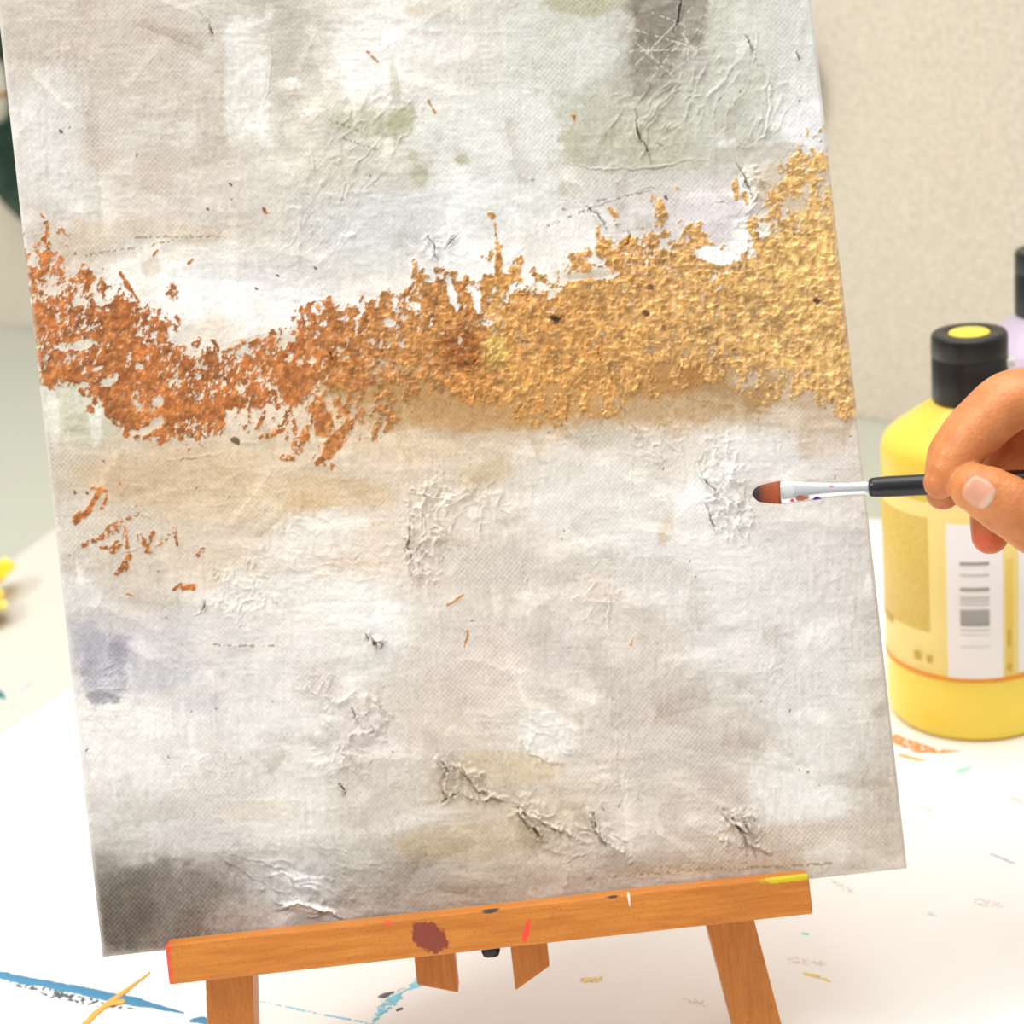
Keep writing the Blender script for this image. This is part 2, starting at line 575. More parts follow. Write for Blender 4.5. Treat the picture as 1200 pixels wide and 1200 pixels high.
# sage strokes
blob(430, 145, 55, 15, 10, (188, 197, 166), .85, .5)
blob(470, 138, 20, 12, -35, (178, 190, 150), .85, .5)
blob(463, 100, 6, 36, -8, (196, 204, 180), .7, .5)
blob(410, 130, 46, 16, 10, (206, 210, 190), .7, .5)
blob(445, 168, 22, 8, 0, (224, 228, 212), .8, .4)
blob(463, 160, 3, 15, 0, (180, 192, 156), .7, .5)
blob(440, 195, 85, 30, 5, (208, 210, 196), .8, .5)
blob(492, 205, 11, 13, 0, (182, 192, 160), .6, .6)
blob(540, 187, 10, 8, 0, (184, 194, 160), .6, .5)
blob(484, 183, 6, 7, 0, (184, 194, 160), .6, .5)
blob(390, 215, 40, 55, -20, (214, 210, 196), .5)
blob(430, 250, 110, 35, 8, (212, 214, 213), .6, .6)
blob(440, 290, 100, 45, 5, (214, 215, 215), .6, .6)
blob(600, 240, 60, 30, 12, (238, 239, 238), .85, .5, weave=.15)
blob(555, 215, 50, 16, 12, (230, 232, 230), .6, .5)
# taupe patch, top right
blob(787, 45, 50, 76, 0, (158, 151, 142), 1.0, .22, .3, box=True, weave=.15)
blob(770, 25, 40, 40, 0, (150, 144, 133), .5, .6)
blob(800, 95, 40, 22, 10, (158, 151, 140), .6, .6)
blob(845, 30, 20, 60, 5, (205, 212, 196), .7, .4)
# sage block
blob(745, 155, 95, 45, 3, (196, 202, 182), .92, .3, .4, box=True, weave=.2)
blob(800, 130, 60, 50, 0, (198, 203, 186), .6, .5)
blob(672, 168, 18, 28, 0, (184, 194, 160), .6, .6)
blob(760, 165, 60, 30, 0, (202, 205, 178), .5, .6)
blob(850, 100, 60, 80, 5, (208, 214, 202), .7, .5, weave=.3)
blob(880, 40, 30, 60, 0, (216, 222, 212), .6)
blob(870, 160, 50, 26, 20, (206, 208, 196), .6)
blob(925, 60, 26, 70, 0, (218, 222, 217), .6, weave=.9)
blob(945, 145, 24, 32, 10, (234, 234, 238), .85, .5, weave=.6)
blob(850, 168, 10, 6, 0, (236, 238, 236), .8, .5)
blob(880, 180, 60, 12, -5, (196, 192, 178), .6, .5)
blob(760, 225, 110, 26, -4, (212, 208, 206), .85, .4, weave=.95)
blob(690, 205, 60, 12, 12, (214, 210, 204), .7, .5, weave=.9)
blob(668, 222, 16, 10, 20, (196, 198, 178), .7, .5, weave=.9)
blob(845, 250, 60, 34, -10, (218, 212, 216), .75, .5, weave=.8)
blob(690, 270, 60, 26, 0, (236, 234, 232), .8, .5)
blob(880, 225, 16, 26, -15, (244, 242, 240), .9, .4, weave=0)
blob(880, 280, 26, 28, 0, (244, 243, 242), .9, .5, weave=0)
blob(840, 300, 26, 12, 10, (246, 246, 245), .95, .4, weave=0)
blob(905, 250, 24, 30, 0, (228, 220, 212), .6, .5)
blob(910, 215, 40, 30, 0, (208, 196, 170), .6, .6)
# band of white above the copper
blob(300, 345, 110, 34, 3, (240, 241, 242), .9, .45, weave=.15)
blob(215, 330, 55, 32, 15, (240, 240, 238), .9, .45, weave=.15)
blob(150, 325, 32, 24, 10, (238, 237, 233), .8, .45)
blob(280, 318, 90, 12, 0, (214, 212, 212), .6, .6)
blob(345, 320, 70, 16, -5, (212, 208, 206), .6, .6)
blob(250, 385, 28, 24, 0, (226, 212, 200), .6, .6)
blob(330, 375, 60, 20, 0, (234, 231, 228), .6)
blob(180, 270, 120, 12, 4, (208, 196, 176), .5, .6, weave=.8)
blob(90, 285, 50, 26, 10, (204, 190, 166), .55, .6, weave=.9)
blob(178, 312, 14, 14, 0, (204, 190, 172), .55, .6)
blob(540, 305, 80, 26, 0, (238, 238, 237), .8, .5)
blob(600, 320, 60, 20, -3, (242, 241, 238), .8, .5)
blob(430, 335, 60, 14, -8, (226, 218, 214), .6)
blob(700, 305, 60, 26, 0, (242, 240, 236), .8, .5)
blob(690, 322, 32, 5, -4, (190, 178, 150), .7, .4)
# below the copper, left
blob(100, 480, 48, 40, 0, (202, 208, 184), .9, .4, weave=.3)
blob(62, 490, 8, 46, -5, (232, 232, 224), .7, .5)
blob(112, 495, 8, 26, 0, (236, 236, 230), .7, .5)
blob(80, 545, 38, 22, 0, (208, 199, 184), .7, .5, weave=1)
blob(190, 560, 130, 28, 2, (206, 188, 160), .75, .5)
blob(240, 535, 90, 14, 6, (218, 200, 172), .6, .5)
blob(260, 590, 110, 24, 0, (214, 198, 172), .6, .5)
blob(380, 575, 90, 20, 3, (214, 196, 160), .6, .6)
blob(355, 590, 30, 14, 0, (206, 186, 140), .5, .6)
blob(300, 470, 60, 26, 10, (230, 220, 200), .7, .5)
blob(480, 455, 110, 20, 0, (188, 158, 108), .9, .4, .5)
blob(440, 490, 70, 16, 0, (206, 184, 146), .7, .5)
blob(560, 485, 100, 22, 2, (194, 162, 116), .85, .5)
blob(660, 462, 110, 34, 0, (200, 164, 112), .9, .5)
blob(800, 470, 100, 34, 0, (196, 174, 138), .9, .5)
blob(790, 440, 80, 26, 0, (186, 148, 98), .95, .4)
blob(860, 462, 60, 22, 0, (180, 158, 122), .8, .5)
blob(895, 455, 22, 26, 20, (186, 158, 112), .8, .5)
blob(875, 445, 20, 10, 0, (220, 214, 200), .7, .5)
blob(945, 470, 30, 14, 0, (206, 192, 164), .6, .5)
blob(470, 525, 110, 16, 2, (220, 206, 180), .7, .5)
blob(590, 515, 60, 10, 0, (216, 204, 186), .6, .5)
blob(570, 553, 38, 18, -10, (212, 200, 168), .7, .5)
blob(700, 510, 26, 18, 0, (196, 196, 176), .5, .6, weave=.9)
blob(780, 530, 60, 16, 0, (226, 220, 210), .6)
blob(885, 535, 60, 36, 8, (232, 232, 231), .85, .5, weave=.2)
blob(820, 585, 46, 26, 0, (234, 234, 233), .8, .5, weave=.5)
blob(780, 620, 9, 20, 12, (206, 192, 172), .7, .5)
blob(700, 590, 90, 44, 0, (230, 228, 226), .6, weave=.7)
blob(900, 640, 110, 70, 0, (230, 228, 227), .6, .6, weave=.35)
blob(505, 620, 45, 70, 0, (226, 218, 206), .7, .5, weave=0)
blob(565, 600, 46, 36, 0, (230, 224, 216), .6, .5, weave=.1)
blob(570, 665, 80, 26, 10, (208, 200, 194), .65, .6, weave=.95)
blob(720, 665, 120, 16, 5, (208, 202, 196), .5, .6, weave=.9)
blob(700, 690, 26, 26, 0, (222, 210, 200), .5)
blob(380, 620, 55, 24, 0, (232, 229, 225), .8, .5, weave=.2)
blob(410, 658, 55, 6, 2, (224, 206, 190), .7, .5)
blob(370, 690, 100, 16, 0, (232, 232, 229), .6, .5)
blob(270, 690, 24, 30, 10, (232, 230, 226), .6, .5, weave=0)
blob(225, 640, 34, 30, -20, (212, 202, 184), .6, .5)
blob(250, 665, 22, 34, 30, (214, 206, 186), .6, .5)
blob(120, 625, 70, 36, 0, (212, 204, 190), .6, .6, weave=.8)
blob(95, 700, 26, 30, 0, (224, 222, 220), .7, .5)
# slate blue
blob(128, 780, 44, 46, 0, (180, 178, 188), .85, .5, .8, weave=.5)
blob(105, 755, 22, 30, 0, (176, 175, 184), .6, .5)
blob(140, 760, 14, 20, 20, (158, 156, 164), .6, .6)
blob(185, 790, 60, 20, -8, (196, 195, 202), .7, .5)
blob(128, 800, 16, 14, 0, (206, 205, 212), .7, .5)
blob(120, 818, 24, 8, 8, (150, 148, 152), .6, .5)
blob(200, 735, 50, 24, 0, (206, 203, 203), .6, .6)
blob(235, 825, 40, 12, 0, (204, 204, 208), .5)
blob(290, 790, 50, 22, 0, (214, 214, 214), .5)
blob(170, 880, 90, 50, 0, (229, 228, 226), .8, .5, weave=.3)
blob(260, 930, 60, 40, 0, (212, 206, 202), .5, weave=.8)
blob(300, 850, 90, 30, 0, (226, 225, 224), .6, .5, weave=.3)
blob(340, 960, 55, 34, 0, (224, 221, 218), .5)
blob(300, 950, 50, 14, -5, (210, 203, 188), .5)
blob(180, 960, 90, 24, 0, (206, 204, 201), .5)
blob(375, 800, 24, 30, -40, (210, 202, 196), .6, .5, weave=.8)
blob(420, 860, 60, 26, 5, (212, 204, 202), .6, .5)
blob(420, 920, 36, 50, 0, (200, 193, 187), .65, .5, weave=.5)
blob(350, 868, 60, 8, 5, (204, 198, 196), .5, .5)
blob(555, 780, 90, 60, 20, (212, 203, 196), .55, .6, weave=.95)
blob(490, 820, 40, 60, 0, (210, 200, 192), .5, weave=.9)
blob(460, 735, 14, 34, 0, (234, 234, 233), .6, .4)
blob(425, 715, 80, 20, 0, (232, 233, 232), .7, .5, weave=.2)
blob(640, 860, 34, 32, 0, (232, 229, 226), .85, .45, weave=.1)
blob(600, 900, 70, 22, 5, (204, 192, 160), .65, .5, weave=.3)
blob(560, 930, 60, 34, 20, (206, 198, 178), .6, .5, weave=0)
blob(640, 950, 60, 30, 10, (210, 200, 184), .6, .5)
blob(560, 985, 90, 26, -5, (190, 178, 152), .75, .5)
blob(500, 990, 40, 24, 0, (188, 180, 152), .6, .6)
blob(480, 960, 60, 12, -15, (224, 220, 214), .6, .5)
blob(770, 800, 60, 50, 20, (206, 198, 194), .5, .6, weave=1)
blob(760, 870, 80, 50, 0, (206, 198, 192), .5, .6, weave=1)
blob(845, 870, 40, 26, 0, (206, 198, 194), .5, weave=.9)
blob(900, 870, 14, 14, 0, (212, 203, 197), .6, weave=.9)
blob(905, 745, 14, 14, 20, (206, 198, 192), .7, .5, weave=1)
blob(930, 920, 70, 44, 5, (231, 229, 227), .9, .4, weave=.2)
blob(990, 870, 40, 60, 0, (222, 219, 216), .5)
blob(850, 925, 34, 18, 20, (200, 190, 184), .7, .5, weave=.9)
blob(960, 800, 70, 60, 0, (224, 223, 223), .5, weave=.5)
blob(1030, 810, 12, 40, 3, (206, 200, 192), .6, .5, weave=1)
blob(1010, 900, 10, 24, 0, (206, 200, 190), .5, weave=1)
blob(900, 985, 130, 20, -5, (206, 196, 184), .8, .5, weave=.9)
blob(850, 1015, 140, 8, -3, (198, 186, 158), .5, .6, weave=.9)
# dark lower left corner and grey foot
blob(178, 1062, 84, 56, -5, (138, 131, 124), 1.0, .45, .6, weave=1)
blob(150, 1070, 34, 50, 10, (114, 107, 98), .85, .6, .5, weave=1)
blob(260, 1040, 60, 32, 0, (158, 151, 147), .55, .7, dry=.5, weave=1)
blob(230, 985, 70, 20, 0, (202, 198, 196), .6, .5)
blob(330, 1040, 50, 36, 20, (194, 192, 190), .7, .5, weave=.2)
blob(400, 1045, 60, 26, 0, (186, 184, 182), .6, .5)
blob(350, 1030, 36, 9, 15, (228, 228, 228), .8, .4, weave=0)
blob(360, 1062, 40, 6, 10, (232, 232, 232), .8, .4, weave=0)
blob(470, 1030, 70, 30, -5, (176, 171, 160), .6, .6)
blob(480, 1060, 60, 14, -6, (190, 187, 182), .5, .6)
blob(600, 1045, 120, 24, -6, (186, 178, 166), .5, .6)

# ---- many thin knife and brush strokes, each a shade lighter or darker, crisp on one side
rk = random.Random(21)
for k in range(420):
    x_, y_ = rk.uniform(0, 1070), rk.uniform(-40, 1120)
    rx_, ry_ = rk.uniform(14, 60), rk.uniform(5, 20)
    ro = rk.choice((0, 0, 90, 10, 80, -35, 35, -60)) + rk.uniform(-14, 14)
    dv_ = rk.choice((-1, 1)) * rk.uniform(4, 13)
    sel = (np.abs(PX - x_) < rx_ * 1.6) & (np.abs(PY - y_) < rx_ * 1.6)
    if not sel.any():
        continue
    c_, s_ = math.cos(R(ro)), math.sin(R(ro))
    dx_, dy_ = PX[sel] - x_, PY[sel] - y_
    u_, v_ = (dx_ * c_ + dy_ * s_) / rx_, (-dx_ * s_ + dy_ * c_) / ry_
    rag_ = (nB[sel] - .5) * .8
    mk = (1 - sst(.9, 1.02, v_ + rag_)) * sst(-1.1, .6, v_) * (1 - sst(.6, 1.05, np.abs(u_) + rag_))
    mk = mk * sst(.3, .5, nA[sel] * .5 + nB[sel] * .5 + .08)
    tint = np.array([1, 1, 1.0]) if dv_ > 0 else np.array([.9, 1.0, 1.15])
    C[sel] += (mk * dv_)[:, None] * tint
    Hh[sel] += mk * abs(dv_) * .035

# ---- drifting dry-brush grain everywhere: pits of the weave keep the under colour
PER = 6.2
weave = np.cos(2 * np.pi * Sg / PER) * np.cos(2 * np.pi * Tg / PER)
wstrength = np.clip(smoothm * (0.55 + 0.9 * fbm(PX, PY, 60, 21, 3)), 0, 1)
fine = (fbm(PX, PY, 3.2, 31, 2) - .5)
C = C - (wstrength * (0.5 - 0.5 * weave) * 16)[..., None] * np.array([.9, 1.0, 1.1])
C = C + (wstrength * weave * 5 + 5 * wstrength)[..., None]
C = C + (fine * 16)[..., None]

# ---- relief: broad knife texture
Hh += (fbm(PX * .7, PY * 1.2, 20, 41, 4, .55) - .5) * 2.4 * (1 - .6 * wstrength)
Hh += (ridged(PX, PY, 15, 43, 3) - .4) * 1.3 * (1 - .7 * wstrength)
Hh += weave * wstrength * 0.30

wrk = np.zeros_like(PX)


def wrinkle(cx, cy, rx, ry, rot, amp, scale=12, stretch=2.2, seed=50):
    global Hh, wrk
    u, v = local(cx, cy, rx, ry, rot)
    r = np.sqrt(u * u + v * v) + (nB - .5) * .8
    mk = 1 - sst(.55, 1.05, r)
    wxx = u * rx + 30 * (fbm(PX, PY, 30, seed + 3, 2) - .5)
    wyy = v * ry + 30 * (fbm(PX, PY, 30, seed + 4, 2) - .5)
    q_ = ridged(wxx / (stretch * 1.5 if stretch >= 1 else stretch), wyy / (1 if stretch >= 1 else 1 / stretch), scale * .9, seed, 2)
    lump = fbm(PX, PY, 16, seed + 9, 3)
    Hh += mk * amp * (1.5 * np.clip(q_ - .25, 0, 1) ** 1.7 * (.4 + 1.2 * lump) + .8 * lump - .4)


wrinkle(500, 620, 34, 75, 8, 8, 9, .7, 50)
wrinkle(560, 595, 50, 40, 30, 3.0, 9, 1, 51)
wrinkle(548, 915, 52, 26, 35, 12, 9, 2.0, 52)
wrinkle(620, 955, 80, 24, 35, 9, 10, 2.4, 53)
wrinkle(700, 975, 50, 24, 40, 7, 10, 2.4, 54)
wrinkle(415, 850, 50, 44, 20, 6.5, 10, 1, 55)
wrinkle(400, 890, 40, 30, 20, 4.0, 10, 1, 56)
wrinkle(370, 800, 30, 28, 20, 3, 9, 1, 57)
wrinkle(640, 870, 40, 34, 40, 4, 10, 2, 58)
wrinkle(340, 1030, 90, 30, 28, 6, 12, 3, 59)
wrinkle(350, 1062, 50, 14, 15, 5, 10, 3, 60)
wrinkle(850, 570, 34, 70, -15, 7, 9, .8, 61)
wrinkle(760, 140, 90, 50, -50, 3.2, 11, 2.2, 62)
wrinkle(860, 110, 60, 90, -70, 2.8, 12, 2.2, 63)
wrinkle(430, 170, 90, 60, -60, 2.6, 12, 2.2, 64)
wrinkle(380, 250, 80, 60, -60, 1.8, 12, 2, 65)
wrinkle(880, 225, 22, 36, -15, 6, 10, .8, 66)
wrinkle(885, 275, 30, 30, 0, 4, 8, 1, 67)
wrinkle(280, 690, 40, 46, 20, 3.5, 9, .8, 68)
wrinkle(380, 650, 90, 46, 5, 2.2, 10, 2, 69)
wrinkle(870, 975, 30, 34, -30, 7, 10, 1, 70)
wrinkle(770, 520, 40, 40, 30, 3, 10, 1, 71)
wrinkle(700, 700, 30, 50, 0, 2.5, 12, .7, 72)
wrinkle(125, 800, 40, 40, 0, 2.6, 10, 1, 73)
wrinkle(250, 900, 40, 24, 0, 2.6, 8, 1, 74)
wrinkle(440, 750, 16, 14, 20, 6, 7, 1, 75)
wrinkle(905, 790, 24, 18, 0, 3, 9, 1, 76)
wrinkle(520, 290, 30, 24, 0, 4, 10, 1, 77)
wrinkle(1000, 640, 60, 160, 0, 1.2, 20, 1, 78)
wrinkle(720, 900, 40, 90, 0, 1.8, 16, .6, 79)
wrinkle(430, 1010, 120, 40, 20, 1.8, 14, 3, 80)
wrinkle(300, 600, 150, 60, 3, 1.5, 14, 4, 81)


def ridge(pts, w=1.6, h=3.2, wob=2.5, seed=0, groove=.6):
    """a raised paint seam along a line, with the furrow beside it"""
    global Hh
    ax = PX + wob * 2 * (fbm(PX, PY, 9, 90 + seed, 2) - .5)
    ay = PY + wob * 2 * (fbm(PX, PY, 9, 97 + seed, 2) - .5)
    x0 = min(p[0] for p in pts) - 14; x1 = max(p[0] for p in pts) + 14
    y0 = min(p[1] for p in pts) - 14; y1 = max(p[1] for p in pts) + 14
    sel = (PX > x0) & (PX < x1) & (PY > y0) & (PY < y1)
    if not sel.any():
        return
    X_, Y_ = ax[sel], ay[sel]
    best = np.full(X_.shape, 1e9)
    side = np.zeros_like(best)
    tt = np.zeros_like(best)
    n = len(pts) - 1
    for i in range(n):
        (a0, b0), (a1, b1) = pts[i], pts[i + 1]
        dx, dy = a1 - a0, b1 - b0
        L = dx * dx + dy * dy
        t = np.clip(((X_ - a0) * dx + (Y_ - b0) * dy) / L, 0, 1)
        qx, qy = X_ - (a0 + t * dx), Y_ - (b0 + t * dy)
        d = np.sqrt(qx * qx + qy * qy)
        m_ = d < best
        best = np.where(m_, d, best)
        side = np.where(m_, np.sign(dx * qy - dy * qx), side)
        tt = np.where(m_, (i + t) / n, tt)
    env = np.sin(np.pi * np.clip(tt, 0.04, .96)) ** .8
    h = h * (.6 if h < 5.5 else 1.5)
    w = w * .85
    mod = .15 + 1.5 * vnoise(tt * 18 + seed, tt * 0, 5 + seed)
    sd = best * side
    Hh[sel] += h * env * mod * (np.exp(-(best / w) ** 2) - groove * np.exp(-((sd - w * 1.7) / (w * .9)) ** 2))


RL = [
 ([(228, 0), (240, 18), (247, 30), (250, 45)], 1.5, 4),
 ([(316, 20), (318, 60), (316, 100), (300, 150)], 1.3, 2),
 ([(362, 160), (366, 190), (375, 215), (392, 232)], 1.5, 3),
 ([(395, 180), (402, 205), (412, 222)], 1.3, 2.6),
 ([(365, 262), (374, 280)], 1.3, 3),
 ([(500, 276), (511, 290), (513, 308)], 1.6, 5),
 ([(520, 292), (528, 276), (535, 274), (528, 292)], 1.5, 4),
 ([(690, 240), (702, 255), (712, 270)], 1.6, 5),
 ([(738, 268), (740, 282), (730, 290), (718, 288)], 1.4, 4),
 ([(800, 0), (797, 18), (792, 36), (806, 60)], 1.7, 5),
 ([(745, 125), (748, 150), (755, 170), (766, 195)], 1.6, 4.5),
 ([(760, 150), (770, 168), (780, 172)], 1.4, 3),
 ([(872, 38), (880, 50), (884, 68), (895, 80), (902, 95), (903, 130), (895, 160), (880, 172), (862, 172)], 1.6, 3.5),
 ([(884, 30), (888, 48), (884, 62)], 1.3, 3),
 ([(936, 60), (940, 70)], 1.2, 3),
 ([(662, 190), (690, 197), (740, 198), (790, 193), (830, 178)], 1.2, 2.6),
 ([(640, 230), (700, 240), (760, 220), (850, 225)], 1.0, 1.4),
 ([(866, 194), (876, 208), (882, 220), (888, 228), (885, 240)], 2.2, 7),
 ([(880, 200), (890, 212), (886, 222)], 1.6, 4),
 ([(668, 300), (674, 312), (680, 318)], 1.5, 3.5),
 ([(700, 395), (712, 430), (722, 470), (735, 500), (745, 512)], 2.0, 4),
 ([(730, 430), (728, 470), (745, 500), (760, 520), (775, 522), (778, 505)], 1.8, 3.5),
 ([(690, 360), (700, 385), (702, 410)], 2.0, 4),
 ([(483, 578), (500, 580), (512, 590)], 1.5, 4),
 ([(540, 568), (556, 580), (566, 600), (560, 625), (578, 640)], 1.5, 3),
 ([(482, 600), (478, 640), (486, 670), (490, 690)], 1.8, 4.5),
 ([(500, 610), (492, 650), (496, 690)], 1.6, 3.5),
 ([(516, 540), (520, 565), (516, 590)], 1.3, 2.4),
 ([(912, 510), (914, 535), (918, 560)], 1.2, 1.8),
 ([(738, 520), (740, 560), (738, 640)], 1.0, 1.4),
 ([(815, 540), (822, 556), (836, 575), (850, 586)], 1.7, 4.5),
 ([(828, 590), (834, 606), (842, 622), (848, 630)], 1.8, 5),
 ([(838, 596), (848, 604), (856, 618)], 1.5, 4),
 ([(608, 652), (616, 680), (618, 700)], 1.5, 3),
 ([(714, 695), (712, 720), (715, 740)], 1.5, 3.4),
 ([(720, 720), (720, 800), (722, 860), (722, 915)], 1.0, 2),
 ([(226, 722), (236, 714), (240, 704)], 1.4, 3.4),
 ([(320, 700), (328, 710)], 1.5, 4),
 ([(431, 742), (434, 756)], 1.6, 5),
 ([(438, 746), (446, 752), (446, 764)], 2.0, 6),
 ([(360, 790), (366, 812), (374, 816)], 1.5, 3),
 ([(410, 825), (416, 840), (430, 860), (444, 852)], 1.8, 4.5),
 ([(440, 822), (452, 832), (456, 850)], 1.6, 3.5),
 ([(398, 880), (410, 886), (425, 898)], 1.8, 4.5),
 ([(404, 918), (406, 932)], 1.6, 4.5),
 ([(516, 893), (524, 902), (520, 920), (530, 935), (516, 942)], 2.2, 7),
 ([(530, 895), (548, 905), (560, 925), (576, 930)], 2.0, 6),
 ([(540, 930), (560, 938), (580, 932), (600, 940)], 2.0, 5.5),
 ([(604, 942), (615, 958), (628, 972), (640, 985)], 2.2, 8),
 ([(625, 955), (645, 968), (665, 975), (680, 986)], 2.2, 6.5),
 ([(694, 955), (700, 972), (710, 985), (730, 998)], 2.2, 7),
 ([(660, 1012), (680, 1002), (700, 998)], 1.3, 2.4),
 ([(608, 872), (622, 884), (642, 892), (670, 896)], 1.6, 4),
 ([(845, 948), (860, 962), (874, 975), (878, 988), (902, 999)], 2.4, 8),
 ([(868, 950), (878, 966), (882, 978)], 2.0, 6),
 ([(720, 912), (726, 918), (718, 925)], 1.2, 2.4),
 ([(240, 990), (270, 1012), (300, 1030), (330, 1046), (352, 1062)], 1.6, 3.6),
 ([(270, 1000), (310, 1010), (346, 1030), (380, 1030)], 1.6, 4),
 ([(326, 1066), (352, 1056), (380, 1066), (404, 1076)], 2.2, 6),
 ([(780, 30), (800, 60), (830, 20)], .9, 1.2),
 ([(750, 80), (790, 50), (800, 20)], .9, 1.2),
 ([(742, 34), (790, 44), (826, 60)], .9, 1.2),
 ([(560, 425), (580, 410), (570, 390)], 2.0, 4),
 ([(385, 400), (398, 420), (402, 430)], 2.0, 5),
 ([(400, 350), (410, 372), (395, 395)], 1.6, 3.5),
 ([(440, 360), (450, 385), (446, 410), (470, 405)], 1.8, 4),
 ([(640, 365), (650, 372), (660, 374)], 2.2, 6),
 ([(640, 438), (655, 436), (668, 430)], 2.0, 4),
 ([(745, 330), (760, 338), (770, 350)], 2.0, 5),
 ([(950, 350), (962, 354)], 1.6, 4),
 ([(150, 395), (200, 420), (220, 440)], 2, 2.4),
 ([(105, 425), (120, 412), (150, 405)], 2, 3),
 ([(205, 420), (200, 440), (190, 460)], 2, 3),
 ([(105, 660), (170, 640), (200, 665)], 1.2, 1.6),
 ([(190, 540), (230, 536), (262, 532)], 1.3, 2),
]
for k, (pts, w, h) in enumerate(RL):
    ridge(pts, w, h, 2.5, k % 7)
# narrow cracks where a stiff paint skin has folded over
for k, pts in enumerate(([(499, 274), (506, 286), (511, 296), (513, 308)], [(522, 292), (528, 280), (534, 276)], [(690, 242), (700, 253), (708, 262), (712, 272)], [(734, 268), (740, 278), (736, 287), (722, 289)],
        [(864, 192), (872, 206), (878, 218), (884, 224)], [(888, 222), (887, 232), (883, 240)], [(799, 0), (796, 18), (792, 34)], [(430, 742), (433, 754)], [(440, 746), (446, 756), (446, 764)], [(604, 940), (612, 955), (624, 970), (638, 984)],
        [(515, 893), (526, 904), (520, 918)], [(516, 942), (526, 936), (540, 930)], [(694, 953), (699, 970), (709, 984)], [(844, 946), (858, 960), (870, 974), (882, 988)], [(745, 128), (748, 152), (756, 172), (765, 192)], [(482, 600), (478, 640), (486, 668)],
        [(828, 592), (834, 608), (842, 620)], [(820, 552), (832, 568), (846, 582)], [(872, 40), (880, 52), (884, 66)], [(936, 60), (939, 70)], [(398, 918), (406, 934)], [(247, 28), (250, 44)], [(236, 716), (240, 704)], [(412, 828), (416, 842)], [(385, 408), (392, 424)], [(700, 400), (706, 430)], [(553, 428), (562, 420)])):
    ridge(pts, 1.35, -15, 2.5, k % 5, groove=.55)

# pale scratch lines over the taupe patch
rs = random.Random(3)


def line(x0, y0, x1, y1, w, rgb, a=.9, dry=.45):
    global C
    dx, dy = x1 - x0, y1 - y0
    L2 = dx * dx + dy * dy
    pad = w * 3 + 6
    sel = (PX > min(x0, x1) - pad) & (PX < max(x0, x1) + pad) & (PY > min(y0, y1) - pad) & (PY < max(y0, y1) + pad)
    X_, Y_ = PX[sel], PY[sel]
    X2 = X_ + (nB[sel] - .5) * w * 2.2
    Y2 = Y_ + (nA[sel] - .5) * w * 2.2
    t = np.clip(((X2 - x0) * dx + (Y2 - y0) * dy) / L2, 0, 1)
    d = np.hypot(X2 - x0 - t * dx, Y2 - y0 - t * dy)
    mk = (1 - sst(w * .7, w * 1.3, d)) * a
    if dry:
        mk = mk * sst(dry - .1, dry + .1, vnoise(X_ / 2.6, Y_ / 2.6, 8))
    C[sel] = C[sel] * (1 - mk[:, None]) + np.array(rgb, float) * mk[:, None]
    return sel, mk


for (a0, b0, a1, b1) in ((735, 32, 835, 62), (745, 75, 812, 8), (738, 60, 840, 56), (760, 95, 800, 45), (756, 46, 770, 80), (800, 12, 806, 70), (820, 20, 850, 8), (780, 90, 830, 50), (800, 40, 840, 100), (765, 15, 830, 40), (745, 50, 790, 90)):
    line(a0, b0, a1, b1, 1.1, (212, 207, 200), .8, .42)
# dotted weave lines where a blade skimmed over it
for (a0, b0, a1, b1) in ((160, 278, 260, 276), (100, 300, 220, 280), (700, 235, 760, 225), (660, 245, 700, 240), (830, 240, 880, 232), (850, 1018, 980, 1012), (690, 1030, 850, 1016), (250, 756, 320, 757), (640, 265, 700, 240), (400, 160, 440, 175), (385, 140, 425, 155)):
    line(a0, b0, a1, b1, 1.6, (158, 148, 126), .7, .55)

mid_ = np.array((213, 208, 201.))
C = mid_ + (C - mid_) * 1.22
# streaky scraped texture: thin pale and dark drags of the knife
drag1 = fbm(PX * .30 + PY * .06, PY * 1.5, 7, 211, 3, .6)
drag2 = fbm(PX * 1.5, PY * .30, 7, 214, 3, .6)
dm = sst(.42, .62, fbm(PX, PY, 70, 217, 2))
drag = drag1 * dm + drag2 * (1 - dm)
C = C + ((drag - .5) * 20 * (1 - .5 * wstrength))[..., None]
Hh += (drag - .5) * 1.1 * (1 - .5 * wstrength)
grit = sst(.66, .74, fbm(PX, PY, 3.4, 220, 2)) * sst(.5, .66, fbm(PX, PY, 34, 222, 3))
C = C - (grit * 12)[..., None] * np.array([1, 1, 1.15])

gx_ = np.clip(C[..., 1] - (C[..., 0] + C[..., 2]) / 2, 0, None)      # the greens are muted, greyed sage
C[..., 1] -= .5 * gx_
C = C * np.array([1.008, 1.0, .985])

# ---- gold and copper band
kx = [20, 35, 60, 90, 110, 130, 160, 200, 215, 230, 260, 290, 310, 340, 352, 372, 390, 430, 470, 500, 518, 530, 545, 560, 575, 590, 610, 650, 680, 700, 712, 740, 770, 800, 815, 830, 850, 870, 890, 900, 915, 930, 960, 985, 1010]
ot = [250, 262, 262, 288, 308, 330, 345, 368, 395, 400, 402, 398, 392, 355, 350, 345, 345, 342, 338, 318, 310, 312, 316, 322, 300, 310, 318, 306, 296, 280, 262, 258, 262, 268, 262, 262, 292, 285, 240, 210, 190, 168, 155, 150, 150]
ct = [300, 345, 348, 354, 350, 362, 372, 398, 420, 424, 425, 432, 436, 425, 415, 395, 385, 372, 350, 342, 330, 345, 352, 356, 355, 352, 352, 350, 345, 335, 318, 318, 312, 306, 300, 312, 322, 318, 302, 290, 268, 250, 235, 235, 235]
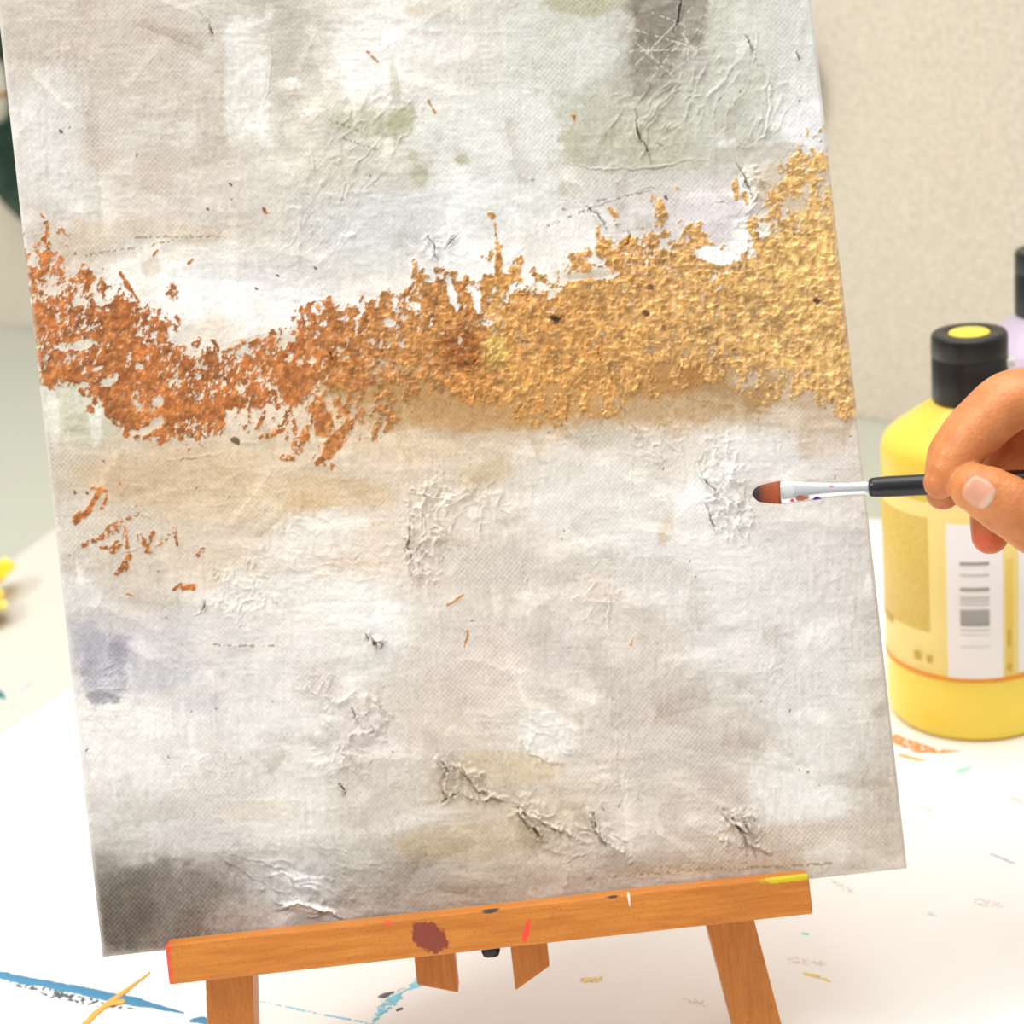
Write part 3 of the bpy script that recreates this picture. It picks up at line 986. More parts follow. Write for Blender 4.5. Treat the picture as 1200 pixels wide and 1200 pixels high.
cb = [440, 445, 442, 436, 440, 478, 500, 505, 502, 495, 478, 466, 452, 446, 440, 428, 418, 418, 424, 432, 448, 455, 458, 458, 452, 455, 458, 455, 445, 440, 432, 428, 422, 416, 414, 414, 418, 424, 428, 430, 432, 436, 450, 476, 482]
ob = [452, 458, 460, 456, 470, 520, 518, 524, 528, 520, 510, 516, 505, 530, 540, 545, 540, 505, 490, 462, 462, 470, 478, 482, 480, 485, 492, 498, 496, 492, 486, 474, 464, 456, 452, 450, 456, 466, 474, 478, 474, 470, 482, 492, 492]
PXW = PX + 44 * (fbm(PX, PY, 30, 231, 3) - .5) + 18 * (nB - .5)
OT, CT, CB, OB = (np.interp(PXW, kx, k_) for k_ in (ot, ct, cb, ob))
flake = fbm(PX + 6 * nB, PY, 13, 101, 4, .62)
streak = fbm(PX * 1.25 + PY * .45, PY * .42 - PX * .1, 9, 103, 3, .6)
fl = .55 * flake + .45 * streak
fl = (fl - fl.mean()) / fl.std() * .16 + .5
up = np.clip((PY - OT) / np.maximum(CT - OT, 4), 0, 1)
dn = np.clip((OB - PY) / np.maximum(OB - CB, 4), 0, 1)
cov = np.minimum(up, dn)
cov = np.where((PY < OT - 4) | (PY > OB + 4), -1, cov)


def gblob(cx, cy, rx, ry, rot, val, soft=.5):
    """raise or lower the gold cover locally"""
    global cov
    u, v = local(cx, cy, rx, ry, rot)
    r = np.sqrt(u * u + v * v) + (nB - .5) * .7
    mk = 1 - sst(1 - soft, 1.1, r)
    cov = cov * (1 - mk) + val * mk


HOLE, FULL, SPR = -.2, 1.15, .5
for g in ((98, 404, 17, 7, -10, HOLE), (75, 406, 10, 6, 0, .15), (60, 405, 14, 8, 0, .3), (105, 432, 20, 10, -10, .25), (125, 445, 16, 12, 0, .25), (98, 345, 18, 22, 30, .35), (60, 335, 14, 14, 0, .3), (120, 350, 14, 10, 0, .2),
          (182, 496, 9, 10, 30, HOLE), (172, 504, 16, 5, -20, HOLE), (183, 470, 8, 7, 0, .2), (160, 398, 14, 9, 0, .55), (150, 375, 60, 14, 10, 1.0), (70, 370, 36, 18, 0, 1.05), (70, 428, 36, 12, 5, FULL), (118, 420, 30, 10, -15, FULL),
          (150, 470, 24, 36, 0, 1.0), (245, 445, 50, 16, 8, FULL), (205, 450, 14, 22, 0, FULL), (290, 450, 22, 18, 20, .75), (260, 490, 40, 14, 0, .48), (215, 500, 14, 20, 20, .85), (330, 440, 20, 13, 5, FULL), (352, 420, 20, 10, 0, .35), (345, 490, 60, 22, 0, .3),
          (375, 490, 13, 22, 0, 1.0), (398, 512, 11, 26, 35, 1.05), (415, 448, 24, 14, -5, FULL), (455, 500, 7, 24, 30, .75), (452, 480, 12, 9, 0, .8), (350, 515, 16, 16, 0, .45), (380, 460, 30, 12, 0, .3), (365, 385, 18, 20, -20, .7), (330, 395, 16, 10, 0, .2), (368, 358, 24, 8, -20, .8),
          (440, 400, 60, 30, 0, .95), (455, 378, 10, 5, 15, HOLE), (470, 400, 7, 10, 0, .3), (470, 355, 26, 12, 0, .5), (490, 335, 8, 26, 10, .72), (500, 425, 22, 20, 0, 1.0),
          (530, 345, 6, 26, -15, HOLE), (560, 352, 7, 18, 0, .05), (545, 330, 18, 14, 0, .6), (583, 310, 4, 34, 0, .9), (604, 320, 6, 24, 25, .95), (572, 345, 7, 24, 0, .7), (640, 318, 30, 14, 0, .45), (660, 325, 20, 10, 0, .3),
          (700, 322, 34, 7, -3, HOLE), (690, 300, 24, 12, 0, .15), (682, 304, 8, 8, 0, .7), (712, 298, 4, 30, -15, .9), (735, 282, 12, 16, 0, .8), (722, 290, 9, 6, 0, .2), (760, 285, 18, 22, 0, .55), (775, 245, 8, 20, -15, .62),
          (815, 275, 12, 22, -30, .8), (800, 300, 30, 16, 0, .9), (835, 300, 24, 12, 10, HOLE), (870, 288, 16, 12, 10, .05), (790, 290, 14, 7, 0, .3), (862, 222, 5, 18, 0, .7), (885, 262, 22, 22, 0, .4),
          (930, 205, 12, 40, 10, .85), (915, 250, 24, 30, 0, .6), (905, 265, 9, 16, 0, .2), (955, 210, 20, 34, 0, .55), (950, 250, 30, 22, 0, .8), (965, 290, 40, 60, 0, 1.1), (940, 155, 10, 8, 0, .3), (930, 240, 14, 8, 0, .3),
          (800, 360, 160, 44, 0, FULL), (640, 400, 80, 40, 0, FULL), (560, 420, 50, 30, 0, FULL), (950, 350, 60, 90, 0, FULL), (760, 410, 10, 6, 0, .3), (850, 440, 120, 12, 0, .35), (770, 440, 44, 20, 0, .3), (720, 455, 20, 40, 0, .75), (985, 470, 12, 26, -10, .85), (650, 470, 50, 22, 0, .5)):
    gblob(*g)
shp = cov + (fl - .5) * 1.5 + (fbm(PX, PY, 5.5, 140, 3, .7) - .5) * .9
gold = sst(.44, .52, shp)
gold[cov < -.5] = 0
# pinholes and missed threads, mostly in the copper
pin = fbm(PX * 1.2 + PY * .5, PY * .7 - PX * .2, 4.6, 236, 3, .7)
pin = (pin - pin.mean()) / pin.std()
loose = sst(.45, .55, fbm(PX, PY, 34, 239, 3)) * (1 - .75 * sst(430, 560, PX))
gold = gold * (1 - sst(1.15, 1.6, pin + .55 * loose) * (.25 + .75 * loose))

# separate strokes, flecks and sprays of copper
GM = np.zeros_like(PX)


def gstroke(x0, y0, x1, y1, w, w2=None, dry=.36):
    global GM
    w2 = w if w2 is None else w2
    dx, dy = x1 - x0, y1 - y0
    L2 = dx * dx + dy * dy + 1e-6
    pad = max(w, w2) * 3 + 6
    sel = (PX > min(x0, x1) - pad) & (PX < max(x0, x1) + pad) & (PY > min(y0, y1) - pad) & (PY < max(y0, y1) + pad)
    if not sel.any():
        return
    X_, Y_ = PX[sel], PY[sel]
    ww = max(w, w2)
    X2 = X_ + (nB[sel] - .5) * (ww * 1.4 + 3)
    Y2 = Y_ + (flake[sel] - .5) * (ww * 1.4 + 3)
    t = np.clip(((X2 - x0) * dx + (Y2 - y0) * dy) / L2, 0, 1)
    d = np.hypot(X2 - x0 - t * dx, Y2 - y0 - t * dy)
    wl = w + (w2 - w) * t
    mk = 1 - sst(wl * .75, wl * 1.25, d)
    mk = mk * sst(dry - .08, dry + .08, vnoise(X_ / 3.1, Y_ / 3.1, 12) * .6 + .4 * vnoise(X_ / 1.6, Y_ / 1.6, 13))
    GM[sel] = np.maximum(GM[sel], mk)


for g in ((430, 61, 442, 71, 1.3, 1.3, 0), (501, 118, 511, 133, 1.3, 1.3, 0), (525, 709, 542, 698, 1.2, 1.2, 0), (544, 757, 549, 740, 1.2, 1.2, 0), (738, 756, 742, 748, 1.5, 1, 0),
          (671, 134, 674, 143, 1.6, 1.2, 0), (308, 244, 312, 250, 1.6, 1.2, 0), (221, 309, 226, 304, 2, 1, 0), (180, 300, 184, 293, 1.3, 1, 0), (140, 320, 150, 336, 2, 3, 0), (148, 334, 162, 352, 3, 1.5, 0), (202, 336, 203, 350, 5, 4, .4), (196, 343, 208, 342, 3, 3, .4),
          (52, 280, 56, 284, 3.5, 3, .3), (54, 260, 58, 300, 2, 4, .5), (48, 250, 54, 262, 1.2, 1.2, .5), (72, 300, 66, 330, 3, 4, .5), (40, 285, 44, 300, 1.5, 1.5, .5), (182, 375, 186, 382, 4, 3, .3), (206, 370, 210, 380, 2, 2, .4), (165, 360, 155, 366, 2, 2, .4),
          (230, 404, 236, 398, 4, 2, .3), (250, 400, 256, 410, 2, 1.5, .3), (262, 412, 286, 402, 2, 2, .4), (298, 404, 303, 400, 4, 4, .2), (320, 388, 318, 402, 3, 4, .3), (293, 420, 291, 428, 2, 2, .3),
          (305, 465, 304, 475, 4, 4, .3), (340, 465, 352, 472, 5, 3, .3), (306, 512, 330, 505, 3, 3, .45), (332, 536, 342, 538, 4, 3, .35), (345, 495, 345, 525, 3, 3, .4), (360, 500, 352, 528, 3, 3, .45),
          (375, 540, 372, 544, 3, 3, 0), (388, 545, 390, 550, 1.5, 1.5, .3), (378, 538, 396, 512, 5, 9, .2), (372, 470, 380, 500, 4, 10, .2), (436, 515, 446, 494, 3, 4, .3), (450, 480, 462, 490, 5, 5, .35),
          (119, 573, 104, 596, 2.6, 3, .2), (104, 596, 90, 608, 4, 6, .15), (108, 572, 125, 575, 2, 2, .2), (125, 580, 120, 595, 1.8, 2, .3), (140, 566, 146, 560, 2, 2, .5),
          (98, 640, 120, 628, 3, 3, .4), (120, 628, 140, 612, 4, 5, .45), (132, 645, 140, 636, 5, 4, .4), (145, 612, 150, 640, 3, 3, .5), (118, 640, 138, 644, 3, 3, .45), (138, 672, 152, 650, 3, 3.5, .35), (165, 630, 175, 645, 4, 4, .45), (172, 640, 178, 625, 3, 3, .45), (185, 640, 204, 620, 2, 2.5, .5), (202, 616, 208, 640, 1.5, 2, .5), (150, 606, 164, 602, 2, 2, .5), (148, 660, 144, 668, 3, 3, .3),
          (204, 690, 212, 684, 2, 2, .3), (216, 689, 226, 689, 4, 4, .35), (150, 696, 154, 698, 1.5, 1.5, .3), (232, 650, 238, 642, 2, 1.5, .5),
          (574, 252, 577, 255, 3, 3, 0), (580, 262, 582, 285, 1.5, 2, .5), (576, 296, 574, 304, 3, 2.5, .3), (583, 290, 586, 330, 3, 5, .3), (609, 302, 590, 336, 3, 5, .25), (487, 306, 486, 322, 3, 4, .35), (512, 316, 520, 318, 3, 2, .3), (470, 345, 500, 322, 2, 3, .5),
          (670, 300, 676, 312, 3.5, 2.5, .1), (676, 298, 690, 296, 2.5, 4, .2), (700, 265, 703, 300, 3, 4, .4), (716, 244, 722, 254, 2.5, 3.5, .2), (765, 228, 775, 262, 3.5, 4, .5), (770, 262, 776, 255, 3, 3, .3), (860, 216, 862, 228, 3, 3, .4), (872, 230, 876, 236, 4, 3, .2), (820, 260, 812, 270, 3, 3, .3), (795, 260, 798, 258, 1.5, 1.5, .2), (793, 218, 794, 219, 2, 2, .2),
          (955, 160, 966, 148, 1.5, 2, .45), (606, 492, 610, 496, 4, 3, .2), (620, 478, 640, 484, 3, 3, .3), (626, 494, 628, 498, 4, 3, .2), (645, 488, 652, 500, 3, 1.5, .2), (660, 486, 664, 490, 4, 3, .2), (555, 462, 552, 476, 2, 1.5, .4), (986, 480, 990, 486, 6, 4, .2), (800, 455, 806, 450, 2, 2, .2), (95, 458, 98, 463, 3, 3, .3), (103, 478, 106, 482, 4, 3, .3)):
    gstroke(*g)
gold = np.maximum(gold, GM)

gk = [20, 120, 250, 340, 400, 470, 530, 560, 574, 590, 640, 700, 760, 850, 930, 1010]
gr = [186, 184, 182, 186, 196, 198, 194, 192, 200, 208, 206, 206, 214, 222, 228, 230]
gg = [114, 112, 110, 114, 130, 138, 134, 132, 144, 152, 150, 152, 162, 173, 181, 185]
gb = [64, 60, 58, 62, 74, 80, 74, 72, 80, 86, 86, 88, 98, 107, 115, 119]
G = np.stack([np.interp(PX, gk, q) for q in (gr, gg, gb)], -1)
gn = fbm(PX, PY, 7, 120, 3, .6)
gn2 = fbm(PX, PY, 60, 125, 3, .6)
for (cx_, cy_, rx_, ry_, rgb_, al_) in ((542, 408, 34, 34, (160, 96, 44), .85), (580, 410, 20, 24, (238, 196, 110), .8), (655, 375, 14, 8, (150, 92, 40), .6), (130, 425, 44, 12, (168, 100, 52), .7), (160, 360, 40, 14, (180, 106, 58), .6), (255, 445, 40, 18, (172, 104, 56), .7), (400, 420, 30, 16, (176, 106, 48), .5), (660, 330, 60, 18, (206, 158, 92), .6), (930, 300, 60, 60, (236, 190, 118), .5)):
    u_, v_ = local(cx_, cy_, rx_, ry_, 0)
    k_ = ((1 - sst(.3, 1.15, np.sqrt(u_ * u_ + v_ * v_) + (nB - .5) * .6)) * al_)[..., None]
    G = G * (1 - k_) + np.array(rgb_, float) * k_
gl_ = sst(.58, .74, fbm(PX * 1.3 + PY * .6, PY * .7 - PX * .2, 4.2, 242, 2))
G = G + (gl_ * 26)[..., None] * np.array([1, .95, .6])  # pale glints of the metal, painted into its colour
G = G * (1 + ((gn - .5) * .62 + (gn2 - .5) * .22))[..., None]
g3 = gold[..., None]
C = C * (1 - g3) + G * g3
thick = gold * (0.35 + 0.65 * sst(340, 470, PX))
Hh = Hh * (1 - .4 * gold) + gold * .9
Hh += thick * 4.6 * (ridged(PX + 8 * nA, PY + 8 * nB, 8.0, 130, 3) - .35)
Hh += gold * (1 - thick) * 1.6 * (ridged(PX + PY * .4, PY * .5, 7, 133, 2) - .3)

# tiny specks
for k in range(70):
    x_, y_ = rs.uniform(40, 1000), rs.uniform(60, 1020)
    line(x_, y_, x_ + rs.uniform(-2, 2), y_ + rs.uniform(-3, 3), rs.uniform(.6, 1.2), (120, 105, 90), .7, 0)
for (x_, y_, w_) in ((71, 153, 2), (275, 517, 3.5), (437, 752, 2), (300, 337, 1.2), (369, 314, 1.2), (325, 322, 1.2), (269, 215, 1.4), (243, 244, 1.2), (87, 577, 1.6), (101, 577, 1.6), (956, 352, 3), (757, 368, 3), (760, 335, 3), (650, 374, 4), (545, 425, 2), (780, 231, 2)):
    line(x_, y_, x_ + 1.5, y_ + 1.5, w_, (84, 62, 40), .8, 0)  # the dab in the crumpled fold paints in its shade

# the worn rims of the face let the pale cloth through
edge = np.minimum(np.minimum(Sg, 949 - Sg), np.minimum(Tg, 1190 - Tg))
ek = (1 - sst(0, 7, edge + 5 * (nB - .5))) * .5
C = C * (1 - ek[..., None]) + np.array((226, 222, 214.)) * ek[..., None]
C = np.clip(C, 20, 250)
Hh = Hh * sst(-1, 8, edge)
Hh -= (1 - sst(0, 4, edge)) * 2.2                     # rounded over the stretcher

PAINT_GAIN = 0.945
L = np.clip(lin(C) * PAINT_GAIN, 0, .95)

Hm = Hh * SC * 0.7
cX, cU, cN = np.array(X), np.array(U), np.array(-F)
base_pt = CORNER + U * 0
pts3 = (np.array(CORNER)[None, None, :] + (Sg * SC)[..., None] * cX + (Tg * SC)[..., None] * cU + Hm[..., None] * cN)

painting_root = CORNER + X * (CW / 2) + F * 0.009
painting = empty('painting', painting_root, 'stretched canvas with abstract grey, white and gold impasto paint, propped on the wooden easel', 'painting')
me = bpy.data.meshes.new('painted_surface')
nv = nx * ny
verts = (pts3.reshape(-1, 3) - np.array(painting_root)).astype(np.float32)
idx = np.arange(nv).reshape(ny, nx)
quads = np.stack([idx[:-1, :-1], idx[:-1, 1:], idx[1:, 1:], idx[1:, :-1]], -1).reshape(-1, 4)
me.vertices.add(nv)
me.vertices.foreach_set('co', verts.ravel())
me.loops.add(quads.size)
me.loops.foreach_set('vertex_index', quads.ravel().astype(np.int32))
me.polygons.add(len(quads))
me.polygons.foreach_set('loop_start', np.arange(0, quads.size, 4, dtype=np.int32))
me.update(calc_edges=True)
at = me.color_attributes.new('paint', 'FLOAT_COLOR', 'POINT')
at.data.foreach_set('color', np.concatenate([L.reshape(-1, 3), gold.reshape(-1, 1)], 1).astype(np.float32).ravel())
ga = me.attributes.new('gilt', 'FLOAT', 'POINT')
ga.data.foreach_set('value', gold.ravel().astype(np.float32))
me.polygons.foreach_set('use_smooth', np.ones(len(quads), dtype=bool))
surf = bpy.data.objects.new('painted_surface', me)
COL.objects.link(surf)
surf.parent = painting
m = Mat('impasto_paint', rough=0.6)
va = m.n.new('ShaderNodeAttribute'); va.attribute_name = 'paint'
gt_ = m.n.new('ShaderNodeAttribute'); gt_.attribute_name = 'gilt'
m.color(va.outputs['Color'])
mr = m.n.new('ShaderNodeMapRange')
mr.inputs[3].default_value, mr.inputs[4].default_value = 0.62, 0.38
m.l.new(gt_.outputs['Fac'], mr.inputs[0]); m.l.new(mr.outputs[0], m.b.inputs['Roughness'])
mr = m.n.new('ShaderNodeMapRange')
mr.inputs[3].default_value, mr.inputs[4].default_value = 0.0, 0.22
m.l.new(gt_.outputs['Fac'], mr.inputs[0]); m.l.new(mr.outputs[0], m.b.inputs['Metallic'])
m.b.inputs['Specular IOR Level'].default_value = 0.35
me.materials.append(m.m)

m = Mat('canvas_cloth', srgb(228, 225, 218), 0.85)
m.bump(m.noise(1800, 2), 0.3, 0.0004)
CLOTH = m.m
m = Mat('stretcher_wood', srgb(205, 165, 110), 0.6)
m.color(m.mix(m.noise(60, 4, stretch=((1, 1, 8),)), srgb(196, 152, 98), srgb(216, 180, 126)))
PINE = m.m


def boxframe(s0, s1, t0, t1, n0, n1, origin=None):
    """box in the painting's frame: s right, t up the face, n out of the face; metres from the lower left corner"""
    o = CORNER if origin is None else origin
    vv = [o + X * s + U * t - F * n for n in (n0, n1) for s, t in ((s0, t0), (s1, t0), (s1, t1), (s0, t1))]
    return vv, [(3, 2, 1, 0), (4, 5, 6, 7), (0, 1, 5, 4), (1, 2, 6, 5), (2, 3, 7, 6), (3, 0, 4, 7)]


TH = 0.017
# the wrapped sides of the cloth, one band round the four edges
ring = []
outer = [(0, 0), (CW, 0), (CW, CH), (0, CH)]
vs_, fs = [], []
for n_ in (-0.0006, -0.003, -TH):
    for s, t in outer:
        i_ = 0.0003 if n_ == -0.0006 else 0
        ss = s + (i_ if s == 0 else -i_)
        tt_ = t + (i_ if t == 0 else -i_)
        vs_.append(CORNER + X * ss + U * tt_ - F * n_)
for r_ in range(2):
    for k in range(4):
        a0, a1 = r_ * 4 + k, r_ * 4 + (k + 1) % 4
        fs.append((a0, a0 + 4, a1 + 4, a1))
ins = 0.02
for s, t in ((ins, ins), (CW - ins, ins), (CW - ins, CH - ins), (ins, CH - ins)):
    vs_.append(CORNER + X * s + U * t + F * TH)
for k in range(4):
    fs.append((8 + k, 12 + k, 12 + (k + 1) % 4, 8 + (k + 1) % 4))
o = link('canvas_edge', mesh('canvas_edge', vs_, fs), CLOTH, painting, smooth=False)
o['label'] = 'pale unpainted cloth wrapped round the sides'
for q in ((0.001, CW - .001, 0.001, 0.03), (0.001, CW - .001, CH - .03, CH - .001), (0.001, .03, .03, CH - .03), (CW - .03, CW - .001, .03, CH - .03)):
    vv, ff = boxframe(q[0], q[1], q[2], q[3], -TH + .0008, -0.003)
    link('stretcher_bar', mesh('stretcher_bar', vv, ff), PINE, painting, smooth=False)

# ------------------------------------------------------------------ easel
def woodmat(name, axis, c0, c1, spots=()):
    m = Mat(name, rough=0.42)
    st = [14, 14, 14]
    st[axis] = 1.2
    # grain follows the local long axis of the bar
    rot = (PITCH, 0, 0)
    mp = m.n.new('ShaderNodeMapping')
    mp.vector_type = 'TEXTURE'
    mp.inputs['Rotation'].default_value = (-PITCH, 0, 0)
    m.l.new(m.tc.outputs['Object'], mp.inputs['Vector'])
    g = m.noise(38, 5, vec=mp.outputs[0], stretch=(tuple(st),), rough=.65)
    col = m.ramp(g, [(0.3, c0), (0.7, c1)])
    fl_ = m.noise(1300, 2, vec=mp.outputs[0], stretch=((1, 1, 1),))
    col = m.mix(m.ramp(fl_, [(0.60, (0, 0, 0, 1)), (0.72, (.5, .5, .5, 1))]), col, srgb(140, 82, 30))
    col = m.mix(m.ramp(m.noise(22, 3), [(0.4, (0, 0, 0, 1)), (0.75, (.45, .45, .45, 1))]), col, srgb(170, 96, 30))
    for (cen, size, rot, rgb, ed) in spots:
        col = m.spot(col, cen, size, srgb(*rgb), rot, edge=ed)
    m.color(col).bump(g, 0.12, 0.001)
    return m.m


# ledge: along the lower edge of the canvas. n = 0 is the painted face
LB = 0.0105                                # how far the ledge comes forward of the face
dL = DC - LB
lx0 = (P(193, 1108, dL) - CORNER).dot(X)
lx1 = (P(948, 1027, dL) - CORNER).dot(X)
tt0 = (P(193, 1108, dL) - CORNER).dot(U)
tt1 = (P(194, 1155, dL) - CORNER).dot(U)
easel_foot = CORNER + X * (CW / 2)
easel_root = Vector((easel_foot.x, easel_foot.y + .03, 0))
easel = empty('tabletop_easel', easel_root, 'orange-brown wooden tabletop easel with paint-spotted ledge holding the abstract canvas', 'easel')


def loc_of(px, py, d):
    return P(px, py, d) - easel_root


spots = []
fd = dL
spots.append((loc_of(503, 1098, fd), (.0066, .006, .0044), (PITCH, .5, 0), (134, 60, 42), .08))
spots.append((loc_of(617, 1091, fd), (.0011, .006, .0036), (PITCH, .35, 0), (235, 70, 50), .1))
spots.append((loc_of(190, 1125, fd), (.0032, .03, .012), (PITCH, 0, 0), (226, 80, 50), .2))
spots.append((loc_of(925, 1030, fd), (.009, .02, .0008), (PITCH, 0, 0), (205, 185, 20), .2))
spots.append((loc_of(454, 1080, fd), (.0012, .003, .0012), (PITCH, 0, 0), (230, 90, 40), .2))
spots.append((loc_of(574, 1067, fd), (.003, .003, .0007), (PITCH, 0, 0), (70, 60, 55), .2))
spots.append((loc_of(718, 1050, fd), (.0024, .003, .0006), (PITCH, 0, 0), (60, 55, 55), .2))
spots.append((loc_of(737, 1052, fd), (.0004, .004, .0024), (PITCH, 0, 0), (225, 225, 225), .2))
WL = woodmat('ledge_wood', 0, srgb(184, 106, 32), srgb(212, 136, 52), spots)
WG = woodmat('leg_wood', 2, srgb(186, 108, 34), srgb(212, 138, 54))
WM = woodmat('mast_wood', 2, srgb(178, 102, 32), srgb(204, 128, 48))

# profile in (t, n): front face, a low lip, a groove carrying the canvas
prof = [(tt1, LB), (tt0, LB), (tt0, .0014), (-.0006, .0014), (-.0006, -.0200), (tt1, -.0200)]
vs_, fs = [], []
for s in (lx0, lx1):
    for t, n_ in prof:
        vs_.append(CORNER + X * s + U * t - F * n_)
k = len(prof)
for i in range(k):
    j = (i + 1) % k
    fs.append((i, j, j + k, i + k))
fs += [tuple(range(k - 1, -1, -1)), tuple(range(k, 2 * k))]
me_ = mesh('ledge', vs_, fs)
bm = bmesh.new(); bm.from_mesh(me_); bmesh.ops.recalc_face_normals(bm, faces=bm.faces); bm.to_mesh(me_); bm.free()
ledge = link('ledge', me_, WL, easel, smooth=False)
bevel(ledge, .0007, 2)

NB = -0.0202                               # front of legs (just behind canvas and ledge)
dG = DC - NB


def bar(name, a, b, w, th, mat, parent=None, cuts=(0, 0), nfront=NB, slot=None):
    """bar lying in the easel's plane from a to b (s,t in metres), width w, depth th"""
    a, b = Vector(a), Vector(b)
    d = (b - a).normalized()
    s_ = Vector((d.y, -d.x))
    c0, c1 = cuts
    q = [a - s_ * w / 2 - d * (c0 / 2), a + s_ * w / 2 + d * (c0 / 2), b + s_ * w / 2 + d * (c1 / 2), b - s_ * w / 2 - d * (c1 / 2)]
    vv = [CORNER + X * p.x + U * p.y - F * n_ for n_ in (nfront, nfront - th) for p in q]
    me_ = mesh(name, vv, [(0, 1, 2, 3), (7, 6, 5, 4), (0, 4, 5, 1), (1, 5, 6, 2), (2, 6, 7, 3), (3, 7, 4, 0)])
    bm = bmesh.new(); bm.from_mesh(me_); bmesh.ops.recalc_face_normals(bm, faces=bm.faces); bm.to_mesh(me_); bm.free()
    o = link(name, me_, mat, parent or easel, smooth=False)
    bevel(o, .0006, 2)
    return o


def st(px, py, d=dG):
    v = P(px, py, d) - CORNER
    return (v.dot(X), v.dot(U))


def leg_to_table(pa, pb, extra=0.0):
    """the lower end of the line pb->pa carried down until it meets the table"""
    a, b = Vector(st(*pa)), Vector(st(*pb))
    d = (a - b).normalized()
    # height above the table of a point (s,t): CORNER.z + t*U.z + F.z*... at depth -NB-th/2
    z = lambda p: (CORNER + X * p.x + U * p.y + F * (-NB + .006)).z
    t = z(b) / (z(b) - z(b + d))
    return b + d * (t + extra)


wl = 55.5 * dG / FPX
la = leg_to_table((270, 1200), (268, 1140), -.002)
ra = leg_to_table((887, 1200), (857, 1085), -.002)
bl, br = Vector(st(268, 1140)), Vector(st(857, 1085))
dl, dr = (bl - la).normalized(), (br - ra).normalized()
xc = (bl.x + br.x) / 2
tl = bl + dl * .50
tr = br + dr * .50
o = bar('leg', la, tl, wl, .016, WG, cuts=(.001, 0))
o = bar('leg', ra, tr, wl, .016, WG, cuts=(-.004, 0))
# central mast: two slats with slanted lower ends, seen below the ledge
wm = 47 * dG / FPX
e0, e1 = Vector(st(513, 1159)), Vector(st(624, 1147))
up_ = Vector((0, 1))
bar('mast_slat', e0, e0 + up_ * .47, wm, .012, WM, cuts=(-.0045, 0))
bar('mast_slat', e1, e1 + up_ * .47, 43 * dG / FPX, .012, WM, cuts=(.0075, 0))
hx = (tl.x + tr.x) / 2
hw = abs(tr.x - tl.x)
bar('head_block', (hx - hw / 2 - .012, tl.y - .01), (hx + hw / 2 + .012, tl.y - .01), .034, .012, WM, nfront=NB - .0162)
bar('cross_rail', (bl.x + .02, .16), (br.x - .02, .16), .03, .010, WM, nfront=NB - .0165)
# rear prop from the head down to the table behind
hp = CORNER + X * hx + U * (tl.y - .02) + F * .052
rp = Vector((hp.x, hp.y + .115, 0.0))
dv = (rp - hp).normalized()
sd_ = dv.cross(X).normalized()
vv = []
for p in (hp, rp + Vector((0, 0, .003))):
    for a_, b_ in ((-1, -1), (1, -1), (1, 1), (-1, 1)):
        vv.append(p + X * a_ * .011 + sd_ * b_ * .006)
me_ = mesh('rear_leg', vv, [(0, 1, 2, 3), (7, 6, 5, 4), (0, 4, 5, 1), (1, 5, 6, 2), (2, 6, 7, 3), (3, 7, 4, 0)])
link('rear_leg', me_, WG, easel, smooth=False)

bpy.context.view_layer.update()
for o in easel.children:                   # feet sawn level with the table
    for v_ in o.data.vertices:
        zz_ = v_.co.z + easel.location.z
        if zz_ < .0012:
            v_.co.z = .0012 - easel.location.z

BLACKM = Mat('black_metal', srgb(22, 22, 22), .4).m


def tube(name, pts, rad, mat, parent, seg=24, caps=True, flat=None):
    """round bar through world points with a radius at each; flat = (axis vector, factors) squashes it"""
    vs_, fs = [], []
    n = len(pts)
    prev = None
    for i, p in enumerate(pts):
        d = (pts[min(i + 1, n - 1)] - pts[max(i - 1, 0)]).normalized()
        ref = flat[0] if flat else Vector((0.13, 0.2, .97))
        a_ = (ref - d * ref.dot(d)).normalized()
        b_ = d.cross(a_)
        fa = flat[1][i] if flat else 1
        for k in range(seg):
            t = 2 * math.pi * k / seg
            vs_.append(p + a_ * (math.cos(t) * rad[i] * fa) + b_ * (math.sin(t) * rad[i]))
    for i in range(n - 1):
        for k in range(seg):
            j = (k + 1) % seg
            fs.append((i * seg + k, i * seg + j, (i + 1) * seg + j, (i + 1) * seg + k))
    if caps:
        fs += [tuple(range(seg - 1, -1, -1)), tuple(range((n - 1) * seg, n * seg))]
    me_ = mesh(name, vs_, fs)
    bm = bmesh.new(); bm.from_mesh(me_); bmesh.ops.recalc_face_normals(bm, faces=bm.faces); bm.to_mesh(me_); bm.free()
    return link(name, me_, mat, parent)


sp = P(575, 1113, dG + .004)
o = tube('screw_knob', [sp + U * .003, sp - U * .0005, sp - U * .0022], [.0035, .0035, .0028], BLACKM, easel)

# ------------------------------------------------------------------ paint bottles
BD = 0.858
gfront = ground(1140, 873)
BR = 97.5 * BD / FPX
gc = Vector((gfront.x, gfront.y, 0)) + Vector((0, 1, 0)) * BR
# shift sideways so that the axis is seen at x = 1139 at the foot
for _ in range(6):
    gc.x += (1139 - proj(gc)[0]) * gc.y / FPX
for _ in range(8):
    f_ = gc - Vector((0, 1, 0)) * BR
    gc.y += (873 - proj(f_)[1]) * -1 * .0006


def zat(c, py):
    lo, hi = 0.0, .5
    for _ in range(40):
        md = (lo + hi) / 2
        if proj((c.x, c.y, md))[1] > py: lo = md
        else: hi = md
    return (lo + hi) / 2


